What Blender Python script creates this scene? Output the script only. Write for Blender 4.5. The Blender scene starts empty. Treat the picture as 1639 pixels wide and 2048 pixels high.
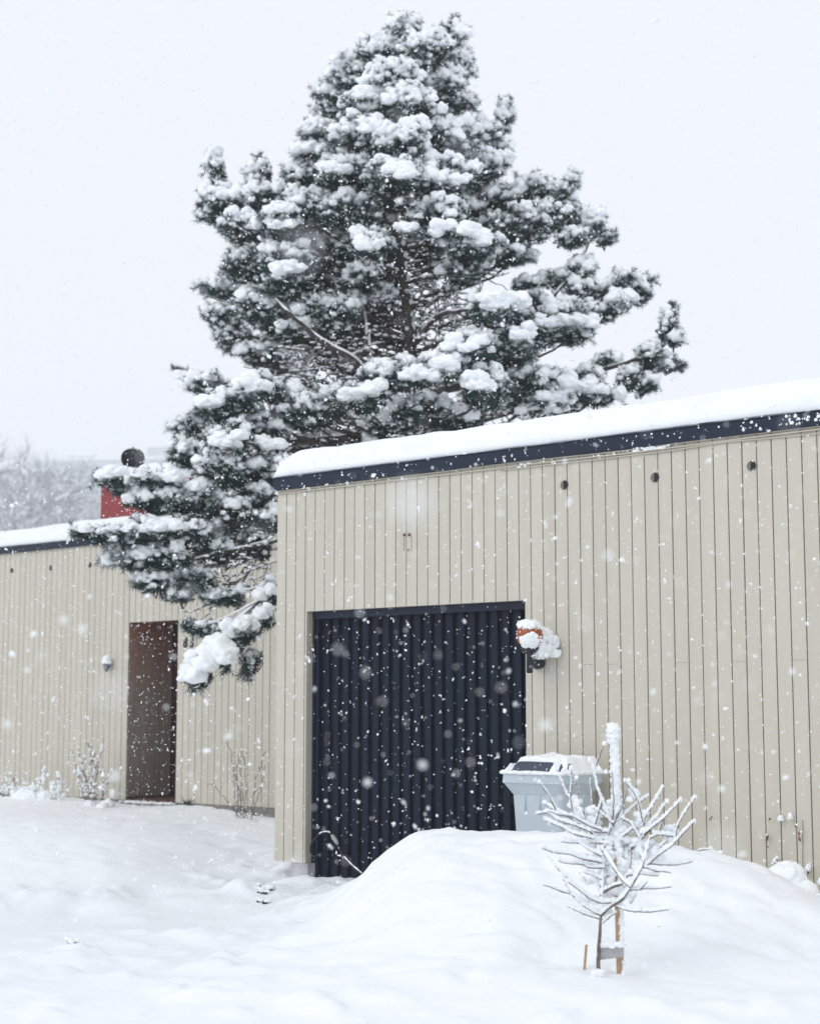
import bpy, math, random
import numpy as np
from mathutils import Matrix, Vector

SC = bpy.context.scene
COL = SC.collection

# ------------------------------------------------------------------ camera
FPX = 3300.0                       # focal length in pixels of a 1639x2048 frame
PITCH = math.atan(392.0 / FPX)
CAMH = 1.38
cam_d = bpy.data.cameras.new("camera")
cam_d.sensor_fit = 'VERTICAL'
cam_d.sensor_height = 36.0
cam_d.lens = FPX / 2048.0 * 36.0
cam_d.clip_start = 0.05
cam_d.clip_end = 4000
cam_d.dof.use_dof = True
cam_d.dof.focus_distance = 10.2
cam_d.dof.aperture_fstop = 2.5
cam = bpy.data.objects.new("camera", cam_d)
COL.objects.link(cam)
cam.location = (0, 0, CAMH)
cam.rotation_euler = (math.radians(90) + PITCH, 0, 0)
SC.camera = cam
SC.render.resolution_x = 819
SC.render.resolution_y = 1024

# ------------------------------------------------------------------ world, sun, exposure
SUN_EL, SUN_AZ = math.radians(40), math.radians(228)      # azimuth clockwise from +Y
w = bpy.data.worlds.new("World")
SC.world = w
w.use_nodes = True
wn, wl = w.node_tree.nodes, w.node_tree.links
wn.clear()
out = wn.new("ShaderNodeOutputWorld")
bg = wn.new("ShaderNodeBackground")
sky = wn.new("ShaderNodeTexSky")
sky.sky_type = 'NISHITA'
sky.sun_disc = False
sky.sun_elevation = SUN_EL
sky.sun_rotation = SUN_AZ
sky.dust_density = 6
mix = wn.new("ShaderNodeMix")
mix.data_type = 'RGBA'
mix.inputs[0].default_value = 0.96      # overcast: cloud deck hides nearly all of the clear sky
mix.inputs[7].default_value = (8.74, 9.0, 9.62, 1)
wl.new(sky.outputs[0], mix.inputs[6])
wl.new(mix.outputs[2], bg.inputs[0])
bg.inputs[1].default_value = 0.1
wl.new(bg.outputs[0], out.inputs[0])

sd = bpy.data.lights.new("sun", 'SUN')
sd.energy = 0.6
sd.angle = math.radians(30)
sd.color = (1.0, 0.97, 0.93)
sun = bpy.data.objects.new("sun", sd)
COL.objects.link(sun)
dv = Vector((math.sin(SUN_AZ) * math.cos(SUN_EL), math.cos(SUN_AZ) * math.cos(SUN_EL), math.sin(SUN_EL)))
sun.rotation_euler = dv.to_track_quat('Z', 'Y').to_euler()

SC.view_settings.view_transform = 'Standard'
SC.view_settings.look = 'None'
SC.view_settings.exposure = 0.08
SC.view_settings.gamma = 1.0
SC.render.engine = 'CYCLES'
SC.cycles.use_denoising = True
SC.cycles.max_bounces = 10
SC.cycles.diffuse_bounces = 8
SC.cycles.glossy_bounces = 3
SC.cycles.volume_bounces = 3
SC.cycles.sample_clamp_indirect = 6

# ------------------------------------------------------------------ frames
TH = math.radians(40.3)            # facades run this much away from the image plane
CT, ST = math.cos(TH), math.sin(TH)

def F(s, y, z):
    """facade frame (s along the wall, y into the building, z up) -> world"""
    s, y, z = np.broadcast_arrays(np.asarray(s, float), np.asarray(y, float), np.asarray(z, float))
    return np.stack([s * CT + y * ST, -s * ST + y * CT, z], -1)

def ray(px, py):
    u, v = px - 819.5, 1024.0 - py
    return np.array([u, FPX * math.cos(PITCH) - v * math.sin(PITCH), FPX * math.sin(PITCH) + v * math.cos(PITCH)])

def unp(px, py, Y):
    d = ray(px, py)
    k = Y / d[1]
    return np.array([d[0] * k, Y, CAMH + d[2] * k])

def wp(px, py, c):
    """pixel -> (s, z) on the facade plane y = c"""
    d = ray(px, py)
    k = c / (d[0] * ST + d[1] * CT)
    return (d[0] * CT - d[1] * ST) * k, CAMH + d[2] * k

# ------------------------------------------------------------------ noise
def hash2(ix, iy, seed):
    n = (ix.astype(np.int64) * 374761393 + iy.astype(np.int64) * 668265263 + seed * 974634777) & 0xFFFFFFFF
    n = ((n ^ (n >> 13)) * 1274126177) & 0xFFFFFFFF
    return ((n ^ (n >> 16)) & 0xFFFF) / 65535.0

def vnoise(x, y, seed=0):
    x = np.asarray(x, float); y = np.asarray(y, float)
    ix, iy = np.floor(x), np.floor(y)
    fx, fy = x - ix, y - iy
    fx = fx * fx * (3 - 2 * fx); fy = fy * fy * (3 - 2 * fy)
    a = hash2(ix, iy, seed); b = hash2(ix + 1, iy, seed)
    c = hash2(ix, iy + 1, seed); d = hash2(ix + 1, iy + 1, seed)
    return (a * (1 - fx) + b * fx) * (1 - fy) + (c * (1 - fx) + d * fx) * fy - 0.5

def fbm(x, y, freq, octs=4, seed=0, gain=0.5):
    t, a = 0, 1.0
    for o in range(octs):
        t = t + a * vnoise(x * freq + o * 17.3, y * freq - o * 9.1, seed + o)
        freq *= 2.03; a *= gain
    return t

# ------------------------------------------------------------------ mesh builder
def ico(level):
    t = (1 + 5 ** .5) / 2
    v = [(-1, t, 0), (1, t, 0), (-1, -t, 0), (1, -t, 0), (0, -1, t), (0, 1, t), (0, -1, -t), (0, 1, -t), (t, 0, -1), (t, 0, 1), (-t, 0, -1), (-t, 0, 1)]
    f = [(0, 11, 5), (0, 5, 1), (0, 1, 7), (0, 7, 10), (0, 10, 11), (1, 5, 9), (5, 11, 4), (11, 10, 2), (10, 7, 6), (7, 1, 8),
         (3, 9, 4), (3, 4, 2), (3, 2, 6), (3, 6, 8), (3, 8, 9), (4, 9, 5), (2, 4, 11), (6, 2, 10), (8, 6, 7), (9, 8, 1)]
    v = [np.array(p) / np.linalg.norm(p) for p in v]
    for _ in range(level):
        cache, nf = {}, []
        def mid(a, b):
            k = (min(a, b), max(a, b))
            if k not in cache:
                m = v[a] + v[b]
                v.append(m / np.linalg.norm(m)); cache[k] = len(v) - 1
            return cache[k]
        for a, b, c in f:
            ab, bc, ca = mid(a, b), mid(b, c), mid(c, a)
            nf += [(a, ab, ca), (b, bc, ab), (c, ca, bc), (ab, bc, ca)]
        f = nf
    return np.array(v), np.array(f)
ICO = [ico(i) for i in range(4)]

class MB:
    def __init__(self):
        self.v, self.t, self.q, self.n = [], [], [], 0
    def add(self, v, tris=None, quads=None):
        v = np.asarray(v, float).reshape(-1, 3)
        if tris is not None and len(tris): self.t.append(np.asarray(tris) + self.n)
        if quads is not None and len(quads): self.q.append(np.asarray(quads) + self.n)
        self.v.append(v); self.n += len(v)
        return self
    def box(self, s0, s1, y0, y1, z0, z1, frame=F):
        c = [(s0, y0, z0), (s1, y0, z0), (s1, y1, z0), (s0, y1, z0), (s0, y0, z1), (s1, y0, z1), (s1, y1, z1), (s0, y1, z1)]
        c = np.array(c)
        return self.hexa(frame(c[:, 0], c[:, 1], c[:, 2]))
    def hexa(self, c):
        return self.add(c, quads=[(0, 3, 2, 1), (4, 5, 6, 7), (0, 1, 5, 4), (1, 2, 6, 5), (2, 3, 7, 6), (3, 0, 4, 7)])
    def cbox(self, s0, s1, y0, y1, z0, z1, b=0.002, frame=F):
        """box with chamfered front vertical edges"""
        p = [(s0, y1), (s0, y0 + b), (s0 + b, y0), (s1 - b, y0), (s1, y0 + b), (s1, y1)]
        return self.prism([(a, c) for a, c in p], z0, z1, frame)
    def prism(self, prof, z0, z1, frame=F):
        n = len(prof)
        p = np.array(prof)
        v = np.concatenate([frame(p[:, 0], p[:, 1], z0), frame(p[:, 0], p[:, 1], z1)])
        q = [(i, (i + 1) % n, n + (i + 1) % n, n + i) for i in range(n)]
        self.add(v, quads=q)
        base = self.n - 2 * n
        # caps as fans
        t = [(0, i + 1, i) for i in range(1, n - 1)] + [(n, n + i, n + i + 1) for i in range(1, n - 1)]
        self.t.append(np.array(t) + base)
        return self
    def tube(self, pts, rad, n=6, ell=None):
        pts = np.asarray(pts, float)
        m = len(pts)
        rad = np.broadcast_to(np.asarray(rad, float), (m,)) if np.ndim(rad) < 2 else rad
        tan = np.gradient(pts, axis=0)
        tan /= np.linalg.norm(tan, axis=1)[:, None] + 1e-9
        up = np.array([0, 0, 1.0])
        if abs(tan[:, 2]).mean() > .8: up = np.array([0.3, 1.0, 0])
        a = np.cross(tan, up); a /= np.linalg.norm(a, axis=1)[:, None] + 1e-9
        b = np.cross(a, tan)
        th = np.arange(n) * 2 * math.pi / n
        if np.ndim(rad) == 1: rr = np.repeat(rad[:, None], n, 1)
        else: rr = rad
        ex, ez = ell if ell else (1, 1)
        v = pts[:, None] + rr[..., None] * (np.cos(th)[None, :, None] * a[:, None] * ex + np.sin(th)[None, :, None] * b[:, None] * ez)
        i = np.arange(m - 1)[:, None] * n; j = np.arange(n)[None]; j2 = (j + 1) % n
        q = np.stack([i + j, i + j2, i + n + j2, i + n + j], -1).reshape(-1, 4)
        base = self.n
        self.add(v.reshape(-1, 3), quads=q)
        self.t.append(np.array([(0, k + 1, k) for k in range(1, n - 1)] + [((m - 1) * n, (m - 1) * n + k, (m - 1) * n + k + 1) for k in range(1, n - 1)]) + base)
        return self
    def blobs(self, c, r, lvl=1, amp=.16, flat=0.25, rng=None, soft=.35):
        """many lumpy blobs; c (N,3), r (N,3)"""
        c = np.asarray(c, float).reshape(-1, 3); N = len(c)
        if N == 0: return self
        r = np.asarray(r, float)
        if r.ndim == 0: r = np.full((N, 3), float(r))
        if r.ndim == 1: r = np.repeat(r[:, None], 3, 1)
        rng = rng or np.random.default_rng(1)
        bv, bf = ICO[lvl]
        ph = rng.uniform(0, 6.28, (N, 6)); k = rng.uniform(2.0, 4.2, (N, 6, 3)) * rng.choice([-1, 1], (N, 6, 3))
        ns = np.zeros((N, len(bv)))
        for j in range(6):
            ns += np.sin(np.einsum('nc,vc->nv', k[:, j] * (1 + soft * j), bv) + ph[:, j, None]) * (1.0 / (1 + .5 * j))
        sc = 1 + amp * ns * .5
        v = bv[None] * sc[..., None]
        v[..., 2] = np.where(v[..., 2] < -flat - .2, -flat - .2 + (v[..., 2] + flat + .2) * .35, v[..., 2])
        a = rng.uniform(0, 6.28, N); ca, sa = np.cos(a)[:, None], np.sin(a)[:, None]
        v = v * r[:, None]
        x = v[..., 0] * ca - v[..., 1] * sa; y = v[..., 0] * sa + v[..., 1] * ca
        v = np.stack([x, y, v[..., 2]], -1) + c[:, None]
        f = (bf[None] + (np.arange(N) * len(bv))[:, None, None]).reshape(-1, 3)
        return self.add(v.reshape(-1, 3), tris=f)
    def grid(self, P):
        m, n = P.shape[:2]
        i = np.arange(m - 1)[:, None] * n; j = np.arange(n - 1)[None]
        q = np.stack([i + j, i + j + 1, i + n + j + 1, i + n + j], -1).reshape(-1, 4)
        return self.add(P.reshape(-1, 3), quads=q)
    def build(self, name, mat, parent=None, smooth=True, origin=None):
        V = np.concatenate(self.v)
        T = np.concatenate(self.t) if self.t else np.zeros((0, 3), int)
        Q = np.concatenate(self.q) if self.q else np.zeros((0, 4), int)
        if parent is not None:
            M = np.array(wmat(parent).inverted())
            V = V @ M[:3, :3].T + M[:3, 3]
            loc = None
        else:
            if origin is None:
                lo, hi = V.min(0), V.max(0)
                origin = ((lo[0] + hi[0]) / 2, (lo[1] + hi[1]) / 2, lo[2])
            loc = np.array(origin, float)
            V = V - loc
        me = bpy.data.meshes.new(name)
        me.vertices.add(len(V)); me.vertices.foreach_set('co', V.astype(np.float32).ravel())
        nl = len(T) * 3 + len(Q) * 4
        me.loops.add(nl)
        me.loops.foreach_set('vertex_index', np.concatenate([T.ravel(), Q.ravel()]).astype(np.int32))
        me.polygons.add(len(T) + len(Q))
        ls = np.concatenate([np.arange(len(T)) * 3, len(T) * 3 + np.arange(len(Q)) * 4]).astype(np.int32)
        me.polygons.foreach_set('loop_start', ls)
        me.polygons.foreach_set('use_smooth', np.full(len(T) + len(Q), smooth))
        me.update(calc_edges=True)
        me.validate()
        me.materials.append(mat)
        o = bpy.data.objects.new(name, me)
        COL.objects.link(o)
        if parent is not None: o.parent = parent
        else: o.location = loc
        return o

def wmat(o):
    M = Matrix.LocRotScale(o.location, o.rotation_euler, o.scale)
    return wmat(o.parent) @ M if o.parent else M

def tag(o, label=None, cat=None, group=None, kind=None):
    if label: o['label'] = label
    if cat: o['category'] = cat
    if group: o['group'] = group
    if kind: o['kind'] = kind
    return o

def thing(name, loc, rz=0.0, **k):
    o = bpy.data.objects.new(name, None)
    o.empty_display_size = .1
    COL.objects.link(o)
    o.location = [float(a) for a in loc]
    o.rotation_euler = (0, 0, rz)
    return tag(o, **k)

# ------------------------------------------------------------------ materials
def mat(name, color, rough=.7, var=0.0, vscale=3.0, bump=0.0, bscale=40.0, island=0.0, metal=0.0, sss=0.0, color2=None, c2scale=2.0, c2lo=.45, c2hi=.6, stretch=None, spec=.5):
    m = bpy.data.materials.new(name); m.use_nodes = True
    nt = m.node_tree; N, L = nt.nodes, nt.links
    p = N["Principled BSDF"]
    p.inputs["Roughness"].default_value = rough
    p.inputs["Metallic"].default_value = metal
    p.inputs["Specular IOR Level"].default_value = spec
    if sss:
        p.inputs["Subsurface Weight"].default_value = sss
        p.inputs["Subsurface Radius"].default_value = (.05, .055, .06)
        p.inputs["Subsurface Scale"].default_value = .8
    tc = N.new("ShaderNodeTexCoord"); mp = N.new("ShaderNodeMapping")
    L.new(tc.outputs["Object"], mp.inputs[0])
    if stretch: mp.inputs["Scale"].default_value = stretch
    rgb = N.new("ShaderNodeRGB"); rgb.outputs[0].default_value = (*color, 1)
    cur = rgb.outputs[0]
    if color2:
        nz = N.new("ShaderNodeTexNoise"); nz.inputs["Scale"].default_value = c2scale; nz.inputs["Detail"].default_value = 5
        L.new(mp.outputs[0], nz.inputs[0])
        mr = N.new("ShaderNodeMapRange"); mr.inputs[1].default_value = c2lo; mr.inputs[2].default_value = c2hi
        L.new(nz.outputs[0], mr.inputs[0])
        mx = N.new("ShaderNodeMix"); mx.data_type = 'RGBA'
        L.new(mr.outputs[0], mx.inputs[0]); L.new(cur, mx.inputs[6]); mx.inputs[7].default_value = (*color2, 1)
        cur = mx.outputs[2]
    if var or island:
        hs = N.new("ShaderNodeHueSaturation")
        L.new(cur, hs.inputs["Color"])
        val = None
        if var:
            nz = N.new("ShaderNodeTexNoise"); nz.inputs["Scale"].default_value = vscale; nz.inputs["Detail"].default_value = 6
            L.new(mp.outputs[0], nz.inputs[0])
            mr = N.new("ShaderNodeMapRange"); mr.inputs[1].default_value = .25; mr.inputs[2].default_value = .75
            mr.inputs[3].default_value = 1 - var; mr.inputs[4].default_value = 1 + var
            L.new(nz.outputs[0], mr.inputs[0]); val = mr.outputs[0]
        if island:
            g = N.new("ShaderNodeNewGeometry")
            mr = N.new("ShaderNodeMapRange"); mr.inputs[3].default_value = 1 - island; mr.inputs[4].default_value = 1 + island
            L.new(g.outputs["Random Per Island"], mr.inputs[0])
            if val is not None:
                mm = N.new("ShaderNodeMath"); mm.operation = 'MULTIPLY'
                L.new(val, mm.inputs[0]); L.new(mr.outputs[0], mm.inputs[1]); val = mm.outputs[0]
            else: val = mr.outputs[0]
        L.new(val, hs.inputs["Value"]); cur = hs.outputs[0]
    L.new(cur, p.inputs["Base Color"])
    if bump:
        nz = N.new("ShaderNodeTexNoise"); nz.inputs["Scale"].default_value = bscale; nz.inputs["Detail"].default_value = 4
        L.new(mp.outputs[0], nz.inputs[0])
        bp = N.new("ShaderNodeBump"); bp.inputs["Strength"].default_value = bump; bp.inputs["Distance"].default_value = .01
        L.new(nz.outputs[0], bp.inputs["Height"]); L.new(bp.outputs[0], p.inputs["Normal"])
    return m

SNOWC = (.89, .92, .945)
M = dict(
    snow=mat("snow", (.93, .96, .98), .75, bump=.45, bscale=28, spec=.2),
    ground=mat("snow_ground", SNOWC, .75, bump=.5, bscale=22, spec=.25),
    roofsnow=mat("snow_roof", SNOWC, .75, bump=.35, bscale=12, spec=.25),
    siding=mat("painted_siding", (.56, .53, .45), .6, var=.05, vscale=2.2, island=.035, bump=.25, bscale=30, stretch=(6, 6, .35)),
    backing=mat("siding_backing", (.12, .11, .09), .9, var=.1),
    siding_shade=mat("shaded_reveal_siding", (.47, .43, .35), .6, var=.05, island=.04, stretch=(5, 5, .4)),  # siding colour darkened to carry the shade inside the reveal
    navy=mat("navy_sheet_metal", (.009, .017, .038), .5, spec=.3, var=.12, vscale=5, bump=.05, bscale=60),
    door=mat("dark_blue_door", (.004, .010, .024), .6, spec=.22, var=.18, vscale=3, bump=.1, bscale=30, stretch=(4, 4, .6)),
    concrete=mat("concrete", (.30, .30, .30), .9, var=.2, vscale=9, bump=.5, bscale=60, color2=(.42, .43, .44), c2scale=7),
    plinth=mat("grey_plinth", (.22, .21, .20), .9, var=.15, vscale=6, bump=.3, bscale=40),
    brown=mat("weathered_brown_wood", (.31, .262, .215), .7, var=.15, vscale=2.5, island=.07, bump=.3, bscale=20, stretch=(6, 6, .5)),
    brownred=mat("red_brown_wood", (.15, .048, .030), .7, var=.15, vscale=3, island=.06),
    darkred=mat("dark_red_door", (.045, .012, .012), .5, var=.1),
    tile=mat("orange_brown_tiles", (.10, .05, .03), .8, var=.2, vscale=8),
    conduit=mat("beige_conduit", (.50, .47, .39), .5, var=.04),
    holeshade=mat("vent_hole_shade", (.012, .012, .014), .8, var=.1),
    ring=mat("vent_ring", (.17, .16, .145), .7, var=.1, vscale=20),
    rust=mat("rusty_iron", (.16, .07, .04), .9, var=.3, vscale=40),
    black=mat("black_metal", (.010, .014, .024), .4, var=.1),
    amber=mat("amber_glass", (.30, .065, .015), .25, var=.25, vscale=9),
    binbody=mat("grey_bin_plastic", (.50, .57, .62), .55, var=.04, vscale=4, bump=.05, bscale=80),
    binlid=mat("blue_grey_bin_lid", (.035, .055, .085), .5, var=.08),
    red=mat("red_sheet_metal", (.25, .024, .028), .5, var=.10, vscale=4),
    bark=mat("pine_bark", (.075, .062, .056), .95, var=.35, vscale=14, bump=1, bscale=50, color2=(.045, .038, .035), c2scale=9),
    needle=mat("pine_needles", (.016, .052, .050), .6, var=.45, vscale=2.2, color2=(.030, .034, .032), c2scale=3.1, c2lo=.55, c2hi=.70, island=.25),
    twig=mat("grey_brown_twigs", (.12, .09, .08), .9, var=.3, vscale=20),
    bark2=mat("sapling_bark", (.20, .17, .155), .9, var=.25, vscale=35, bump=.6, bscale=120, color2=(.11, .09, .08), c2scale=30),
    wood=mat("pale_stake_wood", (.48, .33, .20), .8, var=.18, vscale=9, bump=.3, bscale=60, stretch=(6, 6, .8)),
    strap=mat("grey_weathered_board", (.40, .40, .40), .9, var=.25, vscale=22, bump=.5, bscale=60, stretch=(2, 2, 5)),
    leaf=mat("dead_leaf", (.16, .06, .045), .8, var=.3, vscale=40, color2=(.10, .085, .06), c2scale=25),
    evergreen=mat("evergreen_leaf", (.015, .045, .03), .7, var=.3, vscale=20),
    num=mat("dark_metal_digits", (.025, .025, .03), .5, var=.1),
    plug=mat("grey_plastic_plug", (.35, .33, .31), .5, var=.1),
    cable=mat("black_rubber_cable", (.012, .016, .024), .6, var=.1),
    stone=mat("dark_wet_clods", (.05, .05, .055), .8, var=.4, vscale=25),
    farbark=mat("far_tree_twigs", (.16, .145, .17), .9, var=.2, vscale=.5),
    farwall=mat("pale_render_wall", (.50, .53, .54), .9, var=.04, vscale=.2),
    glass=mat("far_window_glass", (.06, .07, .09), .2, var=.1),
)

rng = np.random.default_rng(7)
# wood under the lintel keeps its red stain, the exposed lower part has greyed
_nt = M['brown'].node_tree; _N, _L = _nt.nodes, _nt.links
_p = _N["Principled BSDF"]; _src = _p.inputs["Base Color"].links[0].from_socket
_tc = _N.new("ShaderNodeTexCoord"); _sx = _N.new("ShaderNodeSeparateXYZ"); _L.new(_tc.outputs["Object"], _sx.inputs[0])
_mr = _N.new("ShaderNodeMapRange"); _mr.inputs[1].default_value = 1.45; _mr.inputs[2].default_value = 2.3; _mr.inputs[4].default_value = .85
_L.new(_sx.outputs[2], _mr.inputs[0])
_mx = _N.new("ShaderNodeMix"); _mx.data_type = 'RGBA'; _mx.inputs[7].default_value = (.34, .145, .092, 1)
_L.new(_mr.outputs[0], _mx.inputs[0]); _L.new(_src, _mx.inputs[6]); _L.new(_mx.outputs[2], _p.inputs["Base Color"])

# ------------------------------------------------------------------ the ground
def tps_fit(P, z):
    n = len(P)
    d = np.linalg.norm(P[:, None] - P[None], axis=-1)
    K = np.where(d > 0, d * d * np.log(d + 1e-12), 0) + np.eye(n) * .003
    A = np.zeros((n + 3, n + 3)); A[:n, :n] = K; A[:n, n] = 1; A[:n, n + 1:] = P
    A[n, :n] = 1; A[n + 1:, :n] = P.T
    return np.linalg.solve(A, np.concatenate([z, [0, 0, 0]]))

def gp(px, py, Y):
    p = unp(px, py, Y)
    return (p[0], p[1], p[2])

CP = [  # drive in front of the garage and left of the pile
    gp(620, 1762, 13.25), gp(700, 1758, 12.9), gp(590, 1764, 13.0), gp(560, 1766, 12.6), gp(500, 1792, 12.0), gp(640, 1790, 11.9), gp(560, 1835, 11.0),
    gp(300, 1885, 9.7), gp(0, 1905, 9.2), gp(150, 1925, 8.9), gp(430, 1860, 10.2), gp(200, 1975, 8.2), (-4.0, 9.5, .03),
    # foot of the big pile
    gp(610, 1838, 10.7), gp(505, 1885, 9.7), gp(380, 1930, 8.8), gp(200, 2000, 7.8),
    # rising face of the pile
    gp(700, 1790, 10.4), gp(800, 1725, 10.1), gp(870, 1700, 9.8), gp(740, 1730, 10.9), gp(790, 1696, 10.9), gp(600, 1890, 9.2), gp(700, 1850, 9.3), gp(800, 1800, 9.2), gp(900, 1760, 9.2),
    gp(500, 1960, 8.1), gp(700, 1940, 8.1), gp(900, 1900, 8.2),
    # crest
    gp(805, 1688, 10.55), gp(840, 1672, 10.45), gp(880, 1668, 10.3), gp(940, 1670, 10.1), gp(1000, 1674, 9.9), gp(1040, 1684, 9.7), gp(1090, 1690, 9.6), gp(1180, 1693, 9.5), gp(1300, 1706, 9.5), gp(1400, 1708, 9.6), gp(1460, 1716, 9.6), gp(1540, 1742, 9.55), gp(1600, 1778, 9.5), gp(1660, 1812, 9.4),
    gp(1800, 1850, 9.2),
    # front face right
    gp(1000, 1790, 8.9), gp(1060, 1850, 8.5), gp(1110, 1915, 8.15), gp(1200, 1820, 8.9), gp(1200, 1950, 7.85), gp(1290, 1960, 7.8), gp(1400, 1870, 8.5), gp(1400, 1960, 7.9), gp(1600, 1870, 8.6), gp(1600, 1980, 7.8), gp(1760, 1950, 8.0),
    # frame bottom
    gp(100, 2044, 7.3), gp(500, 2044, 7.25), gp(900, 2044, 7.2), gp(1300, 2044, 7.2), gp(1600, 2044, 7.2),
    # behind the pile, in front of garage
    (0.0, 12.1, .15), (.6, 11.5, .2), (1.2, 11.0, .3), (1.7, 10.7, .38), (2.05, 10.45, .34), (2.35, 10.3, .27), (2.75, 10.1, .18), (3.2, 9.6, .14), (-.25, 12.5, .05),
    # under the buildings
    (2, 13, .2), (0, 15, .1), (5, 10, .3),
    # bank and path on the left
    gp(0, 1800, 11.8), gp(150, 1800, 11.9), gp(280, 1795, 12.1), gp(400, 1800, 12.1), gp(460, 1765, 12.9),
    (-3.6, 13.6, .30), (-2.9, 13.8, .31), (-2.2, 13.7, .27), (-3.3, 12.6, .22), (-2.3, 12.7, .2), (-4.3, 13.6, .32), gp(380, 1740, 13.4), gp(560, 1740, 13.8), gp(470, 1735, 14.2),
    gp(450, 1680, 15.9), gp(540, 1700, 15.3), gp(350, 1650, 16.8), gp(300, 1632, 18.0),
    gp(100, 1640, 16.9), gp(0, 1640, 17.0), gp(200, 1645, 16.6),
    gp(0, 1594, 20.9), gp(60, 1594, 20.4), gp(120, 1599, 20.0), gp(180, 1606, 19.5), gp(235, 1614, 19.2), gp(305, 1616, 18.9), gp(350, 1612, 18.7), gp(400, 1620, 18.3), gp(450, 1630, 18.1), gp(500, 1638, 17.8), gp(553, 1651, 17.5),
    (-7, 12, .1), (-7, 16, .2), (-7, 21, .25), (-3, 23, .2), (0, 20, .15), (4, 17, .2), (7, 12, .3), (7, 8, .2), (7, 4, .1), (4, 4, .05), (0, 4, .0), (-4, 4, .0), (-7, 7, .02), (-4.5, 23, .2),
    (-8, 0, 0), (8, 0, 0), (0, 0, -.05),
]
CPA = np.array(CP)
TW = tps_fit(CPA[:, :2], CPA[:, 2])

def base_h(X, Y):
    X = np.asarray(X, float); Y = np.asarray(Y, float)
    Xc, Yc = np.clip(X, -8, 8), np.clip(Y, 0, 23.5)
    h = TW[-3] + TW[-2] * Xc + TW[-1] * Yc
    for (a, b), wgt in zip(CPA[:, :2], TW[:-3]):
        d2 = (Xc - a) ** 2 + (Yc - b) ** 2
        h = h + wgt * .5 * d2 * np.log(d2 + 1e-12)
    out = np.maximum(np.abs(X) - 8, 0) + np.maximum(Y - 23.5, 0) + np.maximum(-Y, 0)
    k = np.exp(-out / 3)
    return h * k + .05 * (1 - k)

def ss(a, b, x):
    t = np.clip((x - a) / (b - a), 0, 1)
    return t * t * (3 - 2 * t)

def ground_h(X, Y):
    h = base_h(X, Y)
    near = np.exp(-np.maximum(np.hypot(X, Y - 10) - 14, 0) / 6)
    rough = ss(.03, .30, h)                      # piled snow is lumpier than the drive
    y2 = X * ST + Y * CT
    wallside = ss(12.9, 12.2, y2)
    # drive: low wander; pile: soft lumps
    h = h + near * (.022 * fbm(X, Y, .9, 3, 3) + (.010 + .055 * rough * (.25 + .75 * ss(-1.6, -.3, X))) * fbm(X, Y, 2.3, 3, 11) * .6 + (.005 + .010 * rough) * fbm(X, Y, 9, 3, 21))
    # chunky crumbled edge along the bank at the left and along the foot of the pile
    band = np.exp(-((h - .06) / .05) ** 2)
    h = h + near * band * .045 * np.maximum(fbm(X, Y, 5.0, 3, 31) + .05, 0) * 2
    # creases and slumped slabs on the piles
    pile = ss(.05, .2, h) * near * (.35 + .65 * ss(-1.6, -.3, X))
    h = h - pile * .030 * np.maximum(0, .16 - np.abs(fbm(X * 1.0 + Y * .5, Y * 1.6, 1.3, 3, 55))) / .16
    h = h + pile * .030 * fbm(X, Y * 1.5, 1.6, 2, 61) + pile * .017 * fbm(X, Y, 12, 3, 71)
    for (a, b_, r_, d_) in ((.72, 8.22, .17, -.07), (.50, 8.75, .30, .05), (1.05, 8.02, .10, -.02), (1.9, 8.5, .22, -.03), (.1, 9.1, .35, .04), (2.2, 9.0, .25, .04), (-.25, 8.9, .2, -.025)):
        h = h + d_ * np.exp(-((X - a) ** 2 + (Y - b_) ** 2) / r_ ** 2)
    for (a, b_, r_, d_) in ((-3.1, 11.75, .30, .05), (-2.55, 11.85, .26, .06), (-2.05, 11.7, .24, .06), (-1.6, 11.95, .22, .055), (-1.25, 12.3, .18, .04), (-3.6, 11.6, .3, .05), (-1.85, 11.35, .14, .03),
                            (-1.9, 8.15, .28, .04), (-1.45, 8.35, .22, .035), (-1.0, 8.6, .2, .03), (-2.3, 7.9, .3, .04), (-.75, 9.0, .15, .025), (-.6, 9.45, .14, .025), (-.45, 10.0, .13, .025), (-.35, 10.5, .12, .03)):
        h = h + d_ * np.exp(-(((X - a) / r_) ** 2 + ((Y - b_) / (r_ * .8)) ** 2))
    # small trodden dips beside the path
    for (a, b_) in ((-1.5, 15.2), (-1.75, 15.6), (-1.35, 16.0), (-1.9, 16.5), (-2.2, 17.0), (-2.5, 17.4), (-2.3, 11.7), (-1.9, 12.3), (-3.0, 11.4), (-1.2, 12.6), (-3.6, 12.0)):
        h = h - near * .045 * np.exp(-(((X - a) / .13) ** 2 + ((Y - b_) / .20) ** 2))
    far = ss(25, 120, np.hypot(X, Y))
    return h + far * 1.5 * fbm(X, Y, .01, 3, 5)

def axis(lo, hi, step, far, g=1.18):
    a = list(np.arange(lo, hi + 1e-6, step))
    s, x = step, hi
    while x < far: s *= g; x += s; a.append(x)
    s, x = step, lo
    pre = []
    while x > -far: s *= g; x -= s; pre.append(x)
    return np.array(pre[::-1] + a)

gx = axis(-5.6, 4.6, .035, 900); gy = axis(5.2, 21.5, .035, 900)
GX, GY = np.meshgrid(gx, gy)
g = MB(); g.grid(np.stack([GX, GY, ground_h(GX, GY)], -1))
GR = tag(g.build("snow_ground", M['ground'], origin=(0, 0, 0)), kind="structure")
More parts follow.
